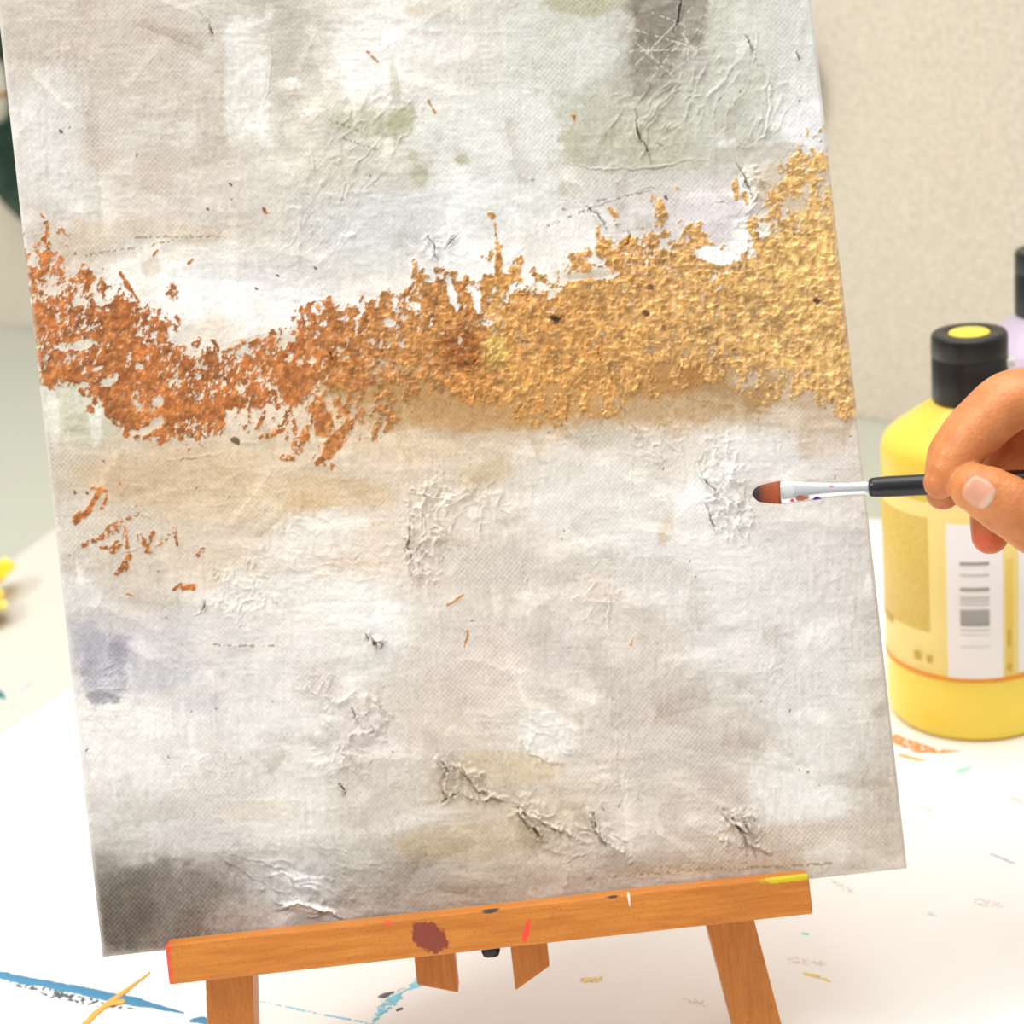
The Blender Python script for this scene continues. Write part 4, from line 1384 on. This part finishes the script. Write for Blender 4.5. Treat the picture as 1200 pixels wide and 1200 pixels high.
def lathe(name, c, prof, mat, parent, seg=96, a0=0, a1=2 * math.pi, ridges=None):
    full = abs(a1 - a0 - 2 * math.pi) < 1e-6
    n = seg if full else seg + 1
    vs_, fs = [], []
    for r, z in prof:
        for k in range(n):
            t = a0 + (a1 - a0) * k / seg
            rr = r + (ridges[1] * (0.5 + .5 * math.cos(t * ridges[0])) if ridges and ridges[2] < z < ridges[3] else 0)
            vs_.append((c.x + rr * math.cos(t), c.y + rr * math.sin(t), z))
    for i in range(len(prof) - 1):
        for k in range(seg):
            j = (k + 1) % n
            fs.append((i * n + k, i * n + j, (i + 1) * n + j, (i + 1) * n + k))
    me_ = mesh(name, vs_, fs)
    bm = bmesh.new(); bm.from_mesh(me_)
    bmesh.ops.remove_doubles(bm, verts=bm.verts, dist=1e-6)
    bmesh.ops.recalc_face_normals(bm, faces=bm.faces); bm.to_mesh(me_); bm.free()
    return link(name, me_, mat, parent)


def bottle(c, rad, ztop, label, bodym, discm, panelm, full_label=True):
    k = ztop / 0.2                         # proportions of a 20 cm bottle
    root = empty('paint_bottle', (c.x, c.y, 0), label, 'bottle', 'squeeze bottles of paint')
    z = lambda f: f * ztop
    rc = rad * .415
    prof = [(0, .0005), (rad * .86, .0005), (rad * .93, .0012), (rad * .98, .004), (rad, .010), (rad, z(.10)), (rad * .995, z(.50)), (rad, z(.715))]
    prof += [(rad * .99, z(.732)), (rad * .955, z(.748)), (rad * .90, z(.760)), (rad * .72, z(.789)), (rad * .56, z(.812)), (rad * .45, z(.828)), (rad * .38, z(.834)), (rad * .36, z(.85))]
    body = lathe('bottle_body', c, prof, bodym, root)
    cz0, cz1 = z(.834), z(1.0)
    rr = rc
    cp = [(0, cz0), (rr * .97, cz0), (rr, cz0 + .001), (rr, cz0 + (cz1 - cz0) * .64), (rr * .975, cz0 + (cz1 - cz0) * .655), (rr * .975, cz0 + (cz1 - cz0) * .675), (rr, cz0 + (cz1 - cz0) * .69),
          (rr, cz1 - .002), (rr * .985, cz1 - .0008), (rr * .95, cz1), (rr * .56, cz1), (rr * .55, cz1 - .0006), (0, cz1 - .0006)]
    cap = lathe('cap', c, cp, CAPM, root, seg=96)
    lathe('cap_disc', c, [(0, cz1 + .0004), (rr * .50, cz1 + .0004), (rr * .53, cz1 + .0001), (rr * .54, cz1 - .0005)], discm, root, seg=64)
    # hinge lug of the flip lid at the right, its highlight painted white
    ang = R(-18)
    d = Vector((math.cos(ang), math.sin(ang), 0))
    s = Vector((-d.y, d.x, 0))
    p = Vector((c.x, c.y, cz0 + (cz1 - cz0) * .55)) + d * rr
    vv = [p + d * a_ + s * b_ + Vector((0, 0, q_)) for a_ in (-.002, .0034) for b_, q_ in ((-.004, -.002), (.004, -.002), (.004, .002), (-.004, .002))]
    me_ = mesh('lid_lug', vv, [(0, 1, 2, 3), (7, 6, 5, 4), (0, 4, 5, 1), (1, 5, 6, 2), (2, 6, 7, 3), (3, 7, 4, 0)])
    lg = link('lid_lug', me_, LUGM, root, smooth=False)
    bevel(lg, .0012, 3)
    lg['label'] = 'small hinge lug on the lid, its white highlight put into the colour'
    if full_label:
        cv = CAM - c
        fa = math.atan2(cv.y, cv.x)
        zz = lambda py: zat(Vector((c.x, c.y - rad * .98, 0)), py)

        def ax(px):                        # azimuth at which photo x is seen on the bottle
            q = max(-1, min(1, (px - 1138.5) / 97.5))
            return fa + math.asin(q)

        def patch(name, x0, x1, y0, y1, off, mat, n=24, lb=None):
            z0, z1 = zz(y1), zz(y0)
            aa0, aa1 = (ax(x0) if not isinstance(x0, float) else fa + x0), (ax(x1) if not isinstance(x1, float) else fa + x1)
            o = lathe(name, c, [(rad - .0002, z0), (rad + off, z0), (rad + off, (z0 + z1) / 2), (rad + off, z1), (rad - .0002, z1)], mat, root, seg=n, a0=aa0, a1=aa1)
            if lb: o['label'] = lb
            return o
        lab = patch('label', -2.4, 2.4, 590, 793, .00025, LABY, 90, 'printed yellow wrap label')
        patch('label_panel', 1038, 1093, 608, 744, .00045, LABO, 20, 'speckled ochre panel of the label')
        patch('label_panel', 1112, 1170, 612, 794, .00045, WHT, 16, 'white panel carrying the barcode')
        patch('label_panel', 1186, 1226, 612, 790, .00045, WHT, 16, 'blank white panel at the right')
        patch('label_line', -2.4, 2.4, 793, 797.5, .0005, ORL, 90, 'orange line round the foot of the label')
        patch('label_print', 1174, 1181, 655, 790, .0005, OCH, 4, 'thin ochre strip')
        for y0, y1, g_ in ((656, 659.5, G2), (670, 672.5, G3), (686, 690, G2), (696, 699, G3), (700, 703, G3), (705, 707, G3), (712, 729.5, G2), (729.5, 731, G1), (735, 737, G3), (741, 742.5, G4), (755, 757, G4)):
            patch('barcode_bar', 1126, 1156, y0, y1, .0007, g_, 8)
        for x0, y0, x1, y1 in ((1041, 742, 1052, 752), (1076, 770, 1083, 780), (1090, 772, 1095, 780), (1175, 738, 1178, 758), (1174, 778, 1179, 786)):
            patch('label_print', x0, x1, y0, y1, .0006, OCD, 3, 'blurred ochre mark')
    return root


CAPM = Mat('black_plastic', srgb(24, 25, 25), .38).m
LUGM = Mat('hinge_highlight_white', srgb(238, 238, 238), .25).m
YB = Mat('yellow_paint_bottle', srgb(255, 222, 84), .28, Subsurface_Weight=.35, Subsurface_Scale=.02, Subsurface_Radius=(1, .7, .15)).m
m = Mat('yellow_label', srgb(254, 232, 146), .5)
LABY = m.m
m = Mat('ochre_label_panel', rough=.5)
m.color(m.mix(m.noise(520, 3), srgb(214, 180, 78), srgb(244, 216, 116)))
LABO = m.m
YD = Mat('yellow_disc', srgb(245, 222, 70), .35).m
WHT = Mat('white_print', srgb(250, 247, 246), .5).m
ORL = Mat('orange_print', srgb(240, 150, 20), .5).m
OCH = Mat('ochre_print', srgb(238, 208, 96), .5).m
OCD = Mat('dark_ochre_print', srgb(206, 172, 60), .5).m
G1, G2, G3, G4 = (Mat('grey_ink_%s' % w_, srgb(v_, v_ - 2, v_ - 6), .6).m for w_, v_ in (('dark', 128), ('mid', 168), ('light', 212), ('pale', 226)))

ztop = zat(gc, 389)
bottle(gc, BR, ztop, 'yellow acrylic paint bottle with black flip cap and barcode label, behind the hand', YB, YD, WHT)

PB = Mat('lilac_paint_bottle', srgb(198, 184, 205), .3, Subsurface_Weight=.3, Subsurface_Scale=.02, Subsurface_Radius=(1, .8, 1)).m
PD = Mat('lilac_disc', srgb(170, 145, 170), .35).m
pc = ground(1226, 712)
pc = Vector((pc.x, pc.y, 0))
k = proj(pc)[2]
bottle(pc, 84 * k / FPX, zat(pc, 292), 'lilac paint bottle with black cap, behind the yellow bottle at the right edge', PB, PD, WHT, False)


# ------------------------------------------------------------------ plates hung on the wall
def wall_point(px, py):
    v = (P(px, py, 1) - CAM)
    t = (WA - CAM).dot(wnrm) / v.dot(wnrm)
    return CAM + v * t


def wall_plate(px, py, rpx, label, rimm, cenm, motif=None):
    c = wall_point(px, py) - wnrm * .003
    d = proj(c)[2]
    rad = rpx * d / FPX
    root = empty('wall_plate', c, label, 'plate')
    up = Vector((0, 0, 1))

    def disc(name, prof, mat):
        vs_, fs = [], []
        seg = 72
        for r, h in prof:
            for k in range(seg):
                t = 2 * math.pi * k / seg
                vs_.append(c + wd * r * math.cos(t) + up * r * math.sin(t) - wnrm * h)
        for i in range(len(prof) - 1):
            for k in range(seg):
                j = (k + 1) % seg
                fs.append((i * seg + k, i * seg + j, (i + 1) * seg + j, (i + 1) * seg + k))
        me_ = mesh(name, vs_, fs)
        bm = bmesh.new(); bm.from_mesh(me_)
        bmesh.ops.remove_doubles(bm, verts=bm.verts, dist=1e-6)
        bmesh.ops.recalc_face_normals(bm, faces=bm.faces); bm.to_mesh(me_); bm.free()
        return link(name, me_, mat, root)
    disc('plate_dish', [(.0001, -.002), (rad * .5, -.002), (rad * .96, .010), (rad, .014), (rad * .985, .016), (rad * .7, .008), (rad * .55, .004), (.0001, .003)], rimm)
    if cenm:
        for (r0, r1, mt) in cenm:
            h = lambda r: .0047 + max(0, r / rad - .55) * rad * .0 + (max(0, (r / rad - .7)) / .285 * .008 + max(0, min(.15, r / rad - .55)) / .15 * .004)
            disc('painted_ring', [(rad * r0, h(rad * r0)), (rad * (r0 + r1) / 2, h(rad * (r0 + r1) / 2) + .0003), (rad * r1, h(rad * r1))], mt)
    return root


m = Mat('green_glaze', rough=.25)
m.color(m.mix(m.ramp(m.noise(40, 3), [(.45, (0, 0, 0, 1)), (.8, (1, 1, 1, 1))]), srgb(8, 48, 30), srgb(60, 92, 74)))
GG = m.m
wall_plate(60, 130, 148, 'dark green glazed plate on the wall behind the canvas top left corner', GG, None)
INDIGO = Mat('indigo_glaze', srgb(62, 58, 84), .3).m
wall_plate(906, 101, 65, 'dark indigo plate on the wall, a sliver past the canvas right edge', INDIGO, None)
# pale blossom with an orange heart hanging before the green plate
wp = P(-9, 103, proj(wall_point(-9, 103))[2] - .05)
orn = empty('hanging_ornament', wp, 'white bauble with orange band before the green wall plate', 'ornament')
d = proj(wp)[2]
rr = 21 * d / FPX


def ball(name, c, r, z0, z1, mat, parent, bulge=1.0, sq=1.9):
    prof = []
    for i in range(25):
        t = -math.pi / 2 + math.pi * i / 24
        zz_ = math.sin(t)
        if z0 - .001 <= zz_ <= z1 + .001:
            prof.append((max(1e-5, math.cos(t)) * r * bulge, c.z + zz_ * r * sq))
    return lathe(name, c, prof, mat, parent, seg=40)


ball('bauble', wp, rr, -1, 1, Mat('ivory_glaze', srgb(232, 226, 208), .35).m, orn)
ball('painted_band', wp, rr, -.30, -.05, Mat('amber_band', srgb(190, 120, 50), .35).m, orn, 1.02)
tube('hanging_cord', [wp + Vector((0, 0, rr * 1.85)), wp + Vector((0, 0, rr * 3)) + wnrm * .02, wp + Vector((0, 0, rr * 4.6)) + wnrm * .0445], [.0008] * 3, GG, orn, 8)
tube('nail', [wp + Vector((0, 0, rr * 4.6)) + wnrm * .035, wp + Vector((0, 0, rr * 4.6)) + wnrm * .0465], [.0015] * 2, BLACKM, orn, 8)

# ------------------------------------------------------------------ yellow flower lying at the left
fc = ground(-40, 700, .02)
flower = empty('yellow_flower', (fc.x, fc.y, 0), 'yellow and orange flower head lying on the table at the left edge', 'flower')
m = Mat('petal_yellow', rough=.45, Subsurface_Weight=.2, Subsurface_Scale=.004)
PET = m
gl = m.n.new('ShaderNodeAttribute'); gl.attribute_name = 'tip'
m.color(m.ramp(gl.outputs['Fac'], [(.0, srgb(214, 100, 10)), (.55, srgb(250, 176, 10)), (.86, srgb(252, 205, 30)), (1., srgb(255, 240, 170))]))
dpt = proj(fc)[2]
sc = dpt / FPX


def petal(ang, L_, w, lift, zz0):
    vs_, fs, tips = [], [], []
    d = Vector((math.cos(ang), math.sin(ang), 0))
    s = Vector((-d.y, d.x, 0))
    nu, nv_ = 22, 10
    for i in range(nu + 1):
        t = i / nu
        wid = w * (math.sin(min(1, t * 1.25) * math.pi / 2) ** .8) * (1 if t < .72 else math.sqrt(max(0.0, 1 - ((t - .72) / .28) ** 2)) * .999 + .001)
        for j in range(nv_ + 1):
            v = j / nv_ * 2 - 1
            p = fc + d * (L_ * t) + s * (wid * v)
            p.z = zz0 + lift * t * t - .003 * v * v + .003 * math.sin(t * 3)
            vs_.append(p)
            tips.append(min(1, max(t, .35 + .6 * abs(v) * (t > .5))))
    for i in range(nu):
        for j in range(nv_):
            k = i * (nv_ + 1) + j
            fs.append((k, k + 1, k + nv_ + 2, k + nv_ + 1))
    me_ = mesh('petal', vs_, fs)
    a_ = me_.attributes.new('tip', 'FLOAT', 'POINT')
    a_.data.foreach_set('value', tips)
    o = link('petal', me_, PET.m, flower)
    s_ = o.modifiers.new('solid', 'SOLIDIFY'); s_.thickness = .0012
    return o


def aim(px, py, z=.016):
    g_ = ground(px, py, z) - fc
    return math.atan2(g_.y, g_.x), Vector((g_.x, g_.y, 0)).length


a1, l1 = aim(8, 660)
a2, l2 = aim(6, 703)
petal(a1, l1, 20 * sc, .004, .015)
petal(a2, l2, 17 * sc, .001, .012)
for k in range(1, 10):
    aa = a2 - k * 2 * math.pi / 10.6
    petal(aa, l2 * .98, 20 * sc, .002, .012 + .002 * (k % 2))
lathe('flower_centre', fc, [(1e-5, .004), (.010, .006), (.0125, .013), (.011, .020), (.006, .024), (1e-5, .025)], Mat('brown_centre', srgb(120, 62, 14), .8).m, flower, 32)
lathe('flower_calyx', fc, [(1e-5, .0), (.009, .0), (.011, .006), (.006, .010), (1e-5, .011)], Mat('calyx_green', srgb(70, 110, 50), .7).m, flower, 24)

# ------------------------------------------------------------------ hand and brush
D0 = .562
K = D0 / FPX                                # metres per px near the hand

SKIN = Mat('skin', rough=.45, Subsurface_Weight=.18, Subsurface_Scale=.006, Subsurface_Radius=(1, .35, .2))
sk = SKIN
nz = sk.noise(90, 4)
nf = sk.noise(900, 3)
col = sk.ramp(nz, [(.3, srgb(196, 116, 62)), (.7, srgb(222, 146, 88))])
col = sk.mix(sk.ramp(nf, [(.4, (0, 0, 0, 1)), (.8, (.35, .35, .35, 1))]), col, srgb(196, 112, 76))


def skspot(px, py, d, r, rgb, edge=.5):
    global col
    q = P(px, py, d) - HROOT
    col = sk.spot(col, q, (r * K, r * K * 1.6, r * K), srgb(*rgb), 0.0, 260, edge)


HROOT = P(1560, 640, D0 + .03)


def capsule_path(pts, n=7):
    """smooth (Catmull-Rom) sweep of balls through (px, py, depth offset, radius px)"""
    W = [(P(a, b, D0 + c), r * K) for a, b, c, r in pts]
    out = []
    for i in range(len(W) - 1):
        p0 = W[max(i - 1, 0)]; p1 = W[i]; p2 = W[i + 1]; p3 = W[min(i + 2, len(W) - 1)]
        for k in range(n):
            t = k / n
            t2, t3 = t * t, t * t * t
            q = .5 * ((2 * p1[0]) + (-p0[0] + p2[0]) * t + (2 * p0[0] - 5 * p1[0] + 4 * p2[0] - p3[0]) * t2 + (-p0[0] + 3 * p1[0] - 3 * p2[0] + p3[0]) * t3)
            r = p1[1] + (p2[1] - p1[1]) * (t * t * (3 - 2 * t))
            out.append((q, r))
    out.append(W[-1])
    return out


def sweep(bm, path, seg=28):
    n = len(path)
    rings = []
    ref = Vector((.2, .3, .93))

    def ring(c, d, r):
        a_ = (ref - d * ref.dot(d)).normalized()
        b_ = d.cross(a_)
        return [bm.verts.new(c + (a_ * math.cos(2 * math.pi * k / seg) + b_ * math.sin(2 * math.pi * k / seg)) * r) for k in range(seg)]
    d0 = (path[1][0] - path[0][0]).normalized()
    for k in range(1, 7):
        t = math.pi / 2 * (1 - k / 7)
        rings.append(ring(path[0][0] - d0 * path[0][1] * math.sin(t), d0, path[0][1] * math.cos(t)))
    for i, (p, r) in enumerate(path):
        d = (path[min(i + 1, n - 1)][0] - path[max(i - 1, 0)][0]).normalized()
        rings.append(ring(p, d, r))
    d1 = (path[-1][0] - path[-2][0]).normalized()
    for k in range(1, 7):
        t = math.pi / 2 * k / 7
        rings.append(ring(path[-1][0] + d1 * path[-1][1] * math.sin(t), d1, path[-1][1] * math.cos(t)))
    for a_, b_ in zip(rings, rings[1:]):
        for k in range(seg):
            j = (k + 1) % seg
            bm.faces.new((a_[k], a_[j], b_[j], b_[k]))
    bm.faces.new(rings[0][::-1])
    bm.faces.new(rings[-1])


WR = (1600, 640, .045)
chains = [
    # index: wrist side, knuckle, middle joint, last joint, tip
    [(1430, 540, .022, 50), (1300, 500, .010, 38), (1244, 478, .004, 33), (1192, 470, 0, 34), (1152, 501, 0, 30.5), (1124, 530, 0, 28), (1110, 553, .0004, 24.5), (1102, 565, .0008, 20)],
    # middle finger, behind the index
    [(1440, 520, .034, 52), (1300, 488, .028, 38), (1240, 470, .024, 33), (1186, 464, .022, 32.5), (1143, 494, .021, 28.5), (1115, 528, .021, 26.5), (1107, 556, .021, 24), (1105, 577, .0212, 21.5)],
    # ring finger curled under
    [(1450, 530, .048, 52), (1310, 500, .044, 37), (1250, 490, .040, 32), (1206, 500, .036, 30), (1180, 538, .032, 27), (1165, 575, .028, 26), (1161, 606, .026, 25), (1160, 628, .025, 22.5)],
    # little finger
    [(1470, 560, .060, 50), (1330, 530, .058, 34), (1270, 520, .054, 28), (1236, 548, .048, 26), (1224, 590, .042, 23), (1218, 622, .040, 20)],
    # thumb
    [(1520, 660, .030, 66), (1420, 690, .016, 60), (1330, 668, .004, 50), (1270, 640, -.003, 44), (1224, 617, -.007, 39), (1184, 594, -.0075, 35.5), (1158, 579, -.0075, 32.5), (1143, 572, -.007, 29)],
    # palm, heel and wrist
    [(1430, 550, .030, 60), (1510, 590, .034, 74), (1600, 640, .036, 84), (1700, 690, .030, 92), (1900, 780, .015, 116), (2250, 930, -.01, 140)],
    [(1440, 560, .052, 58), (1520, 600, .050, 70), (1600, 640, .046, 80), (1700, 690, .040, 90)],
    [(1420, 640, .026, 54), (1400, 580, .028, 50), (1440, 560, .035, 56)],
    [(1520, 670, .040, 66), (1460, 620, .050, 62)],
]
bm = bmesh.new()
for ch in chains:
    sweep(bm, capsule_path(ch))
bmesh.ops.recalc_face_normals(bm, faces=bm.faces)
me_ = bpy.data.meshes.new('hand')
bm.to_mesh(me_); bm.free()
me_.transform(Matrix.Translation(-HROOT))
tmp = bpy.data.objects.new('hand_source', me_)
COL.objects.link(tmp)
tmp.location = HROOT
rm = tmp.modifiers.new('remesh', 'REMESH')
rm.mode = 'VOXEL'
rm.voxel_size = .0007
sm = tmp.modifiers.new('smooth', 'SMOOTH')
sm.factor = .5
sm.iterations = 3
dg = bpy.context.evaluated_depsgraph_get()
dg.update()
hm = bpy.data.meshes.new_from_object(tmp.evaluated_get(dg))
bpy.data.objects.remove(tmp)
hm.name = 'hand'
hand = bpy.data.objects.new('hand', hm)
COL.objects.link(hand)
hand.location = HROOT
hm.polygons.foreach_set('use_smooth', [True] * len(hm.polygons))
tag(hand, 'right hand reaching in at the right edge, thumb and fingers pinching the paintbrush', 'hand')

# redder fingertips, the skin's own colour; a darker spot at the index crease
skspot(1155, 640, D0 + .02, 22, (212, 100, 58), .5)
skspot(1112, 512, D0 - .007, 9, (190, 104, 54), .5)
skspot(1106, 598, D0 + .021, 12, (200, 100, 64), .5)
sk.color(col)
hm.materials.clear()
hm.materials.append(sk.m)
# skin lines
vor = sk.n.new('ShaderNodeTexVoronoi'); vor.inputs['Scale'].default_value = 700
sk.l.new(sk.tc.outputs['Object'], vor.inputs['Vector'])
sk.bump(vor.outputs['Distance'], .35, .0005)

# thumb nail: laid on the thumb's own surface
bv = BVHTree.FromPolygons([v.co.copy() for v in hm.vertices], [tuple(p.vertices) for p in hm.polygons])
ax_ = Vector((-.83, -.56))                   # towards the tip, in photo directions (x right, y down)
ay_ = Vector((.56, -.83))
vs_, fs, gr_ = [], [], 22
for i in range(gr_ + 1):
    for j in range(gr_ + 1):
        a_, b_ = i / gr_ * 2 - 1, j / gr_ * 2 - 1
        # square to rounded shape
        qa = a_ * math.sqrt(1 - b_ * b_ * .42)
        qb = b_ * math.sqrt(1 - a_ * a_ * .42)
        px = 1147 + ax_.x * qa * 20.5 + ay_.x * qb * 19
        py = 577 + ax_.y * qa * 20.5 + ay_.y * qb * 19
        o_ = P(px, py, .3) - HROOT
        dr_ = (P(px, py, 1.0) - CAM).normalized()
        hit = bv.ray_cast(o_, dr_)
        rim = min(1, 5 * (1 - max(abs(a_), abs(b_))))
        p = hit[0] - dr_ * (.00085 * rim - .0004)
        vs_.append(p + HROOT)
for i in range(gr_):
    for j in range(gr_):
        k = i * (gr_ + 1) + j
        fs.append((k, k + 1, k + gr_ + 2, k + gr_ + 1))
m = Mat('nail', rough=.28, Subsurface_Weight=.1, Subsurface_Scale=.003)
lun = P(1156, 584, D0 - .012) - HROOT
cc = m.spot(srgb(220, 158, 130), lun, (8 * K, .02, 12 * K), srgb(236, 200, 178), (0, .6, 0), 100, .5)
m.color(cc)
nm = mesh('thumb_nail', vs_, fs)
nail = link('thumb_nail', nm, m.m, hand)
nail['label'] = 'pale pink thumb nail'
s_ = nail.modifiers.new('smooth', 'SMOOTH'); s_.iterations = 6

# ---- the brush
brush = empty('paintbrush', P(1100, 567.5, .574), 'filbert paintbrush with black handle, silver ferrule and brown bristles, held in the hand', 'paintbrush')
T0, T1 = (882, 578.5, .592), (1190, 562.5, .5666)


def BP(px, dy=0):
    t = (px - T0[0]) / (T1[0] - T0[0])
    return P(px, T0[1] + (T1[1] - T0[1]) * t + dy, T0[2] + (T1[2] - T0[2]) * t)


KB = .585 / FPX
vdir = CU
m = Mat('bristles', rough=.5)
q0, q1 = BP(882) - brush.location, BP(917) - brush.location
bd_ = (q1 - q0)
vm = m.n.new('ShaderNodeVectorMath'); vm.operation = 'DOT_PRODUCT'
vm.inputs[1].default_value = bd_.normalized() / bd_.length
sb = m.n.new('ShaderNodeVectorMath'); sb.operation = 'SUBTRACT'
sb.inputs[1].default_value = q0
m.l.new(m.tc.outputs['Object'], sb.inputs[0]); m.l.new(sb.outputs[0], vm.inputs[0])
cl = m.ramp(vm.outputs['Value'], [(.0, srgb(20, 10, 8)), (.18, srgb(32, 14, 8)), (.42, srgb(150, 62, 12)), (.85, srgb(178, 76, 12)), (1., srgb(100, 44, 12))])
st_n = m.noise(120, 3, stretch=((4, 30, 30), (0, -.3, 0)))
m.color(m.mix(m.ramp(st_n, [(.4, (0, 0, 0, 1)), (.7, (.5, .5, .5, 1))]), cl, srgb(80, 34, 12)))
m.bump(st_n, .5, .0006)
BR_ = m.m
xs = [882, 883.5, 886, 890, 896, 904, 912, 918, 921]
hw_ = [.8, 4.5, 7.5, 9.6, 11.2, 12.4, 13.4, 13.8, 13.6]
dy_ = [2, 1.6, 1.2, .9, .6, .5, .4, .3, .2]
tube('bristles', [BP(x_, d_) for x_, d_ in zip(xs, dy_)], [h_ * KB for h_ in hw_], BR_, brush, 40, flat=(F, [.35, .3, .3, .3, .3, .32, .34, .34, .34]))
m = Mat('silver_ferrule', srgb(222, 224, 226), .22, .85)
fo = lambda px, py, d=.58: P(px, py, d) - brush.location
rotc = (0, 0, 0)
cc = m.spot(srgb(222, 224, 226), fo(957, 584, .585), (5.2 * KB, .006, 3 * KB), srgb(82, 66, 150), rotc, 700, .15)
cc = m.spot(cc, fo(941, 587, .583), (9 * KB, .006, 4.2 * KB), srgb(150, 92, 70), (0, -.25, 0), 700, .2)
cc = m.spot(cc, fo(931, 591, .583), (4 * KB, .006, 3 * KB), srgb(190, 50, 60), (0, 0, 0), 700, .2)
cc = m.spot(cc, fo(974, 568, .583), (3.2 * KB, .006, 1.6 * KB), srgb(225, 120, 120), (0, 0, 0), 700, .3)
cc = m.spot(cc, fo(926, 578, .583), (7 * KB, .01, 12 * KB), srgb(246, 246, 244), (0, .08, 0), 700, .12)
m.color(cc)
xs = [915, 916.5, 920, 928, 931, 933, 945, 960, 980, 996, 999, 1002, 1006, 1009, 1012, 1022]
rr_ = [13.2, 14.0, 14.2, 13.6, 13.6, 13.0, 12.0, 10.6, 9.4, 8.8, 9.3, 8.7, 9.3, 8.8, 8.9, 9.0]
ff = [.42, .42, .44, .5, .5, .55, .68, .82, .95, 1, 1, 1, 1, 1, 1, 1]
tube('ferrule', [BP(x_, .3) for x_ in xs], [r_ * KB for r_ in rr_], m.m, brush, 48, flat=(F, ff))
m = Mat('black_lacquer', srgb(20, 18, 24), .32)
m.color(m.mix(m.ramp(m.noise(500, 4), [(.55, (0, 0, 0, 1)), (.8, (.4, .4, .4, 1))]), srgb(18, 16, 22), srgb(70, 62, 80)))
xs = [1018, 1019, 1021, 1026, 1040, 1085, 1120, 1160, 1200, 1260, 1340, 1440, 1560, 1620]
rr_ = [7, 9.6, 11.0, 11.7, 12.2, 12.4, 12.2, 12.0, 11.2, 10.0, 8.6, 7.0, 5.2, 3.6]
tube('handle', [BP(x_, 0) for x_ in xs], [r_ * KB for r_ in rr_], m.m, brush, 32)
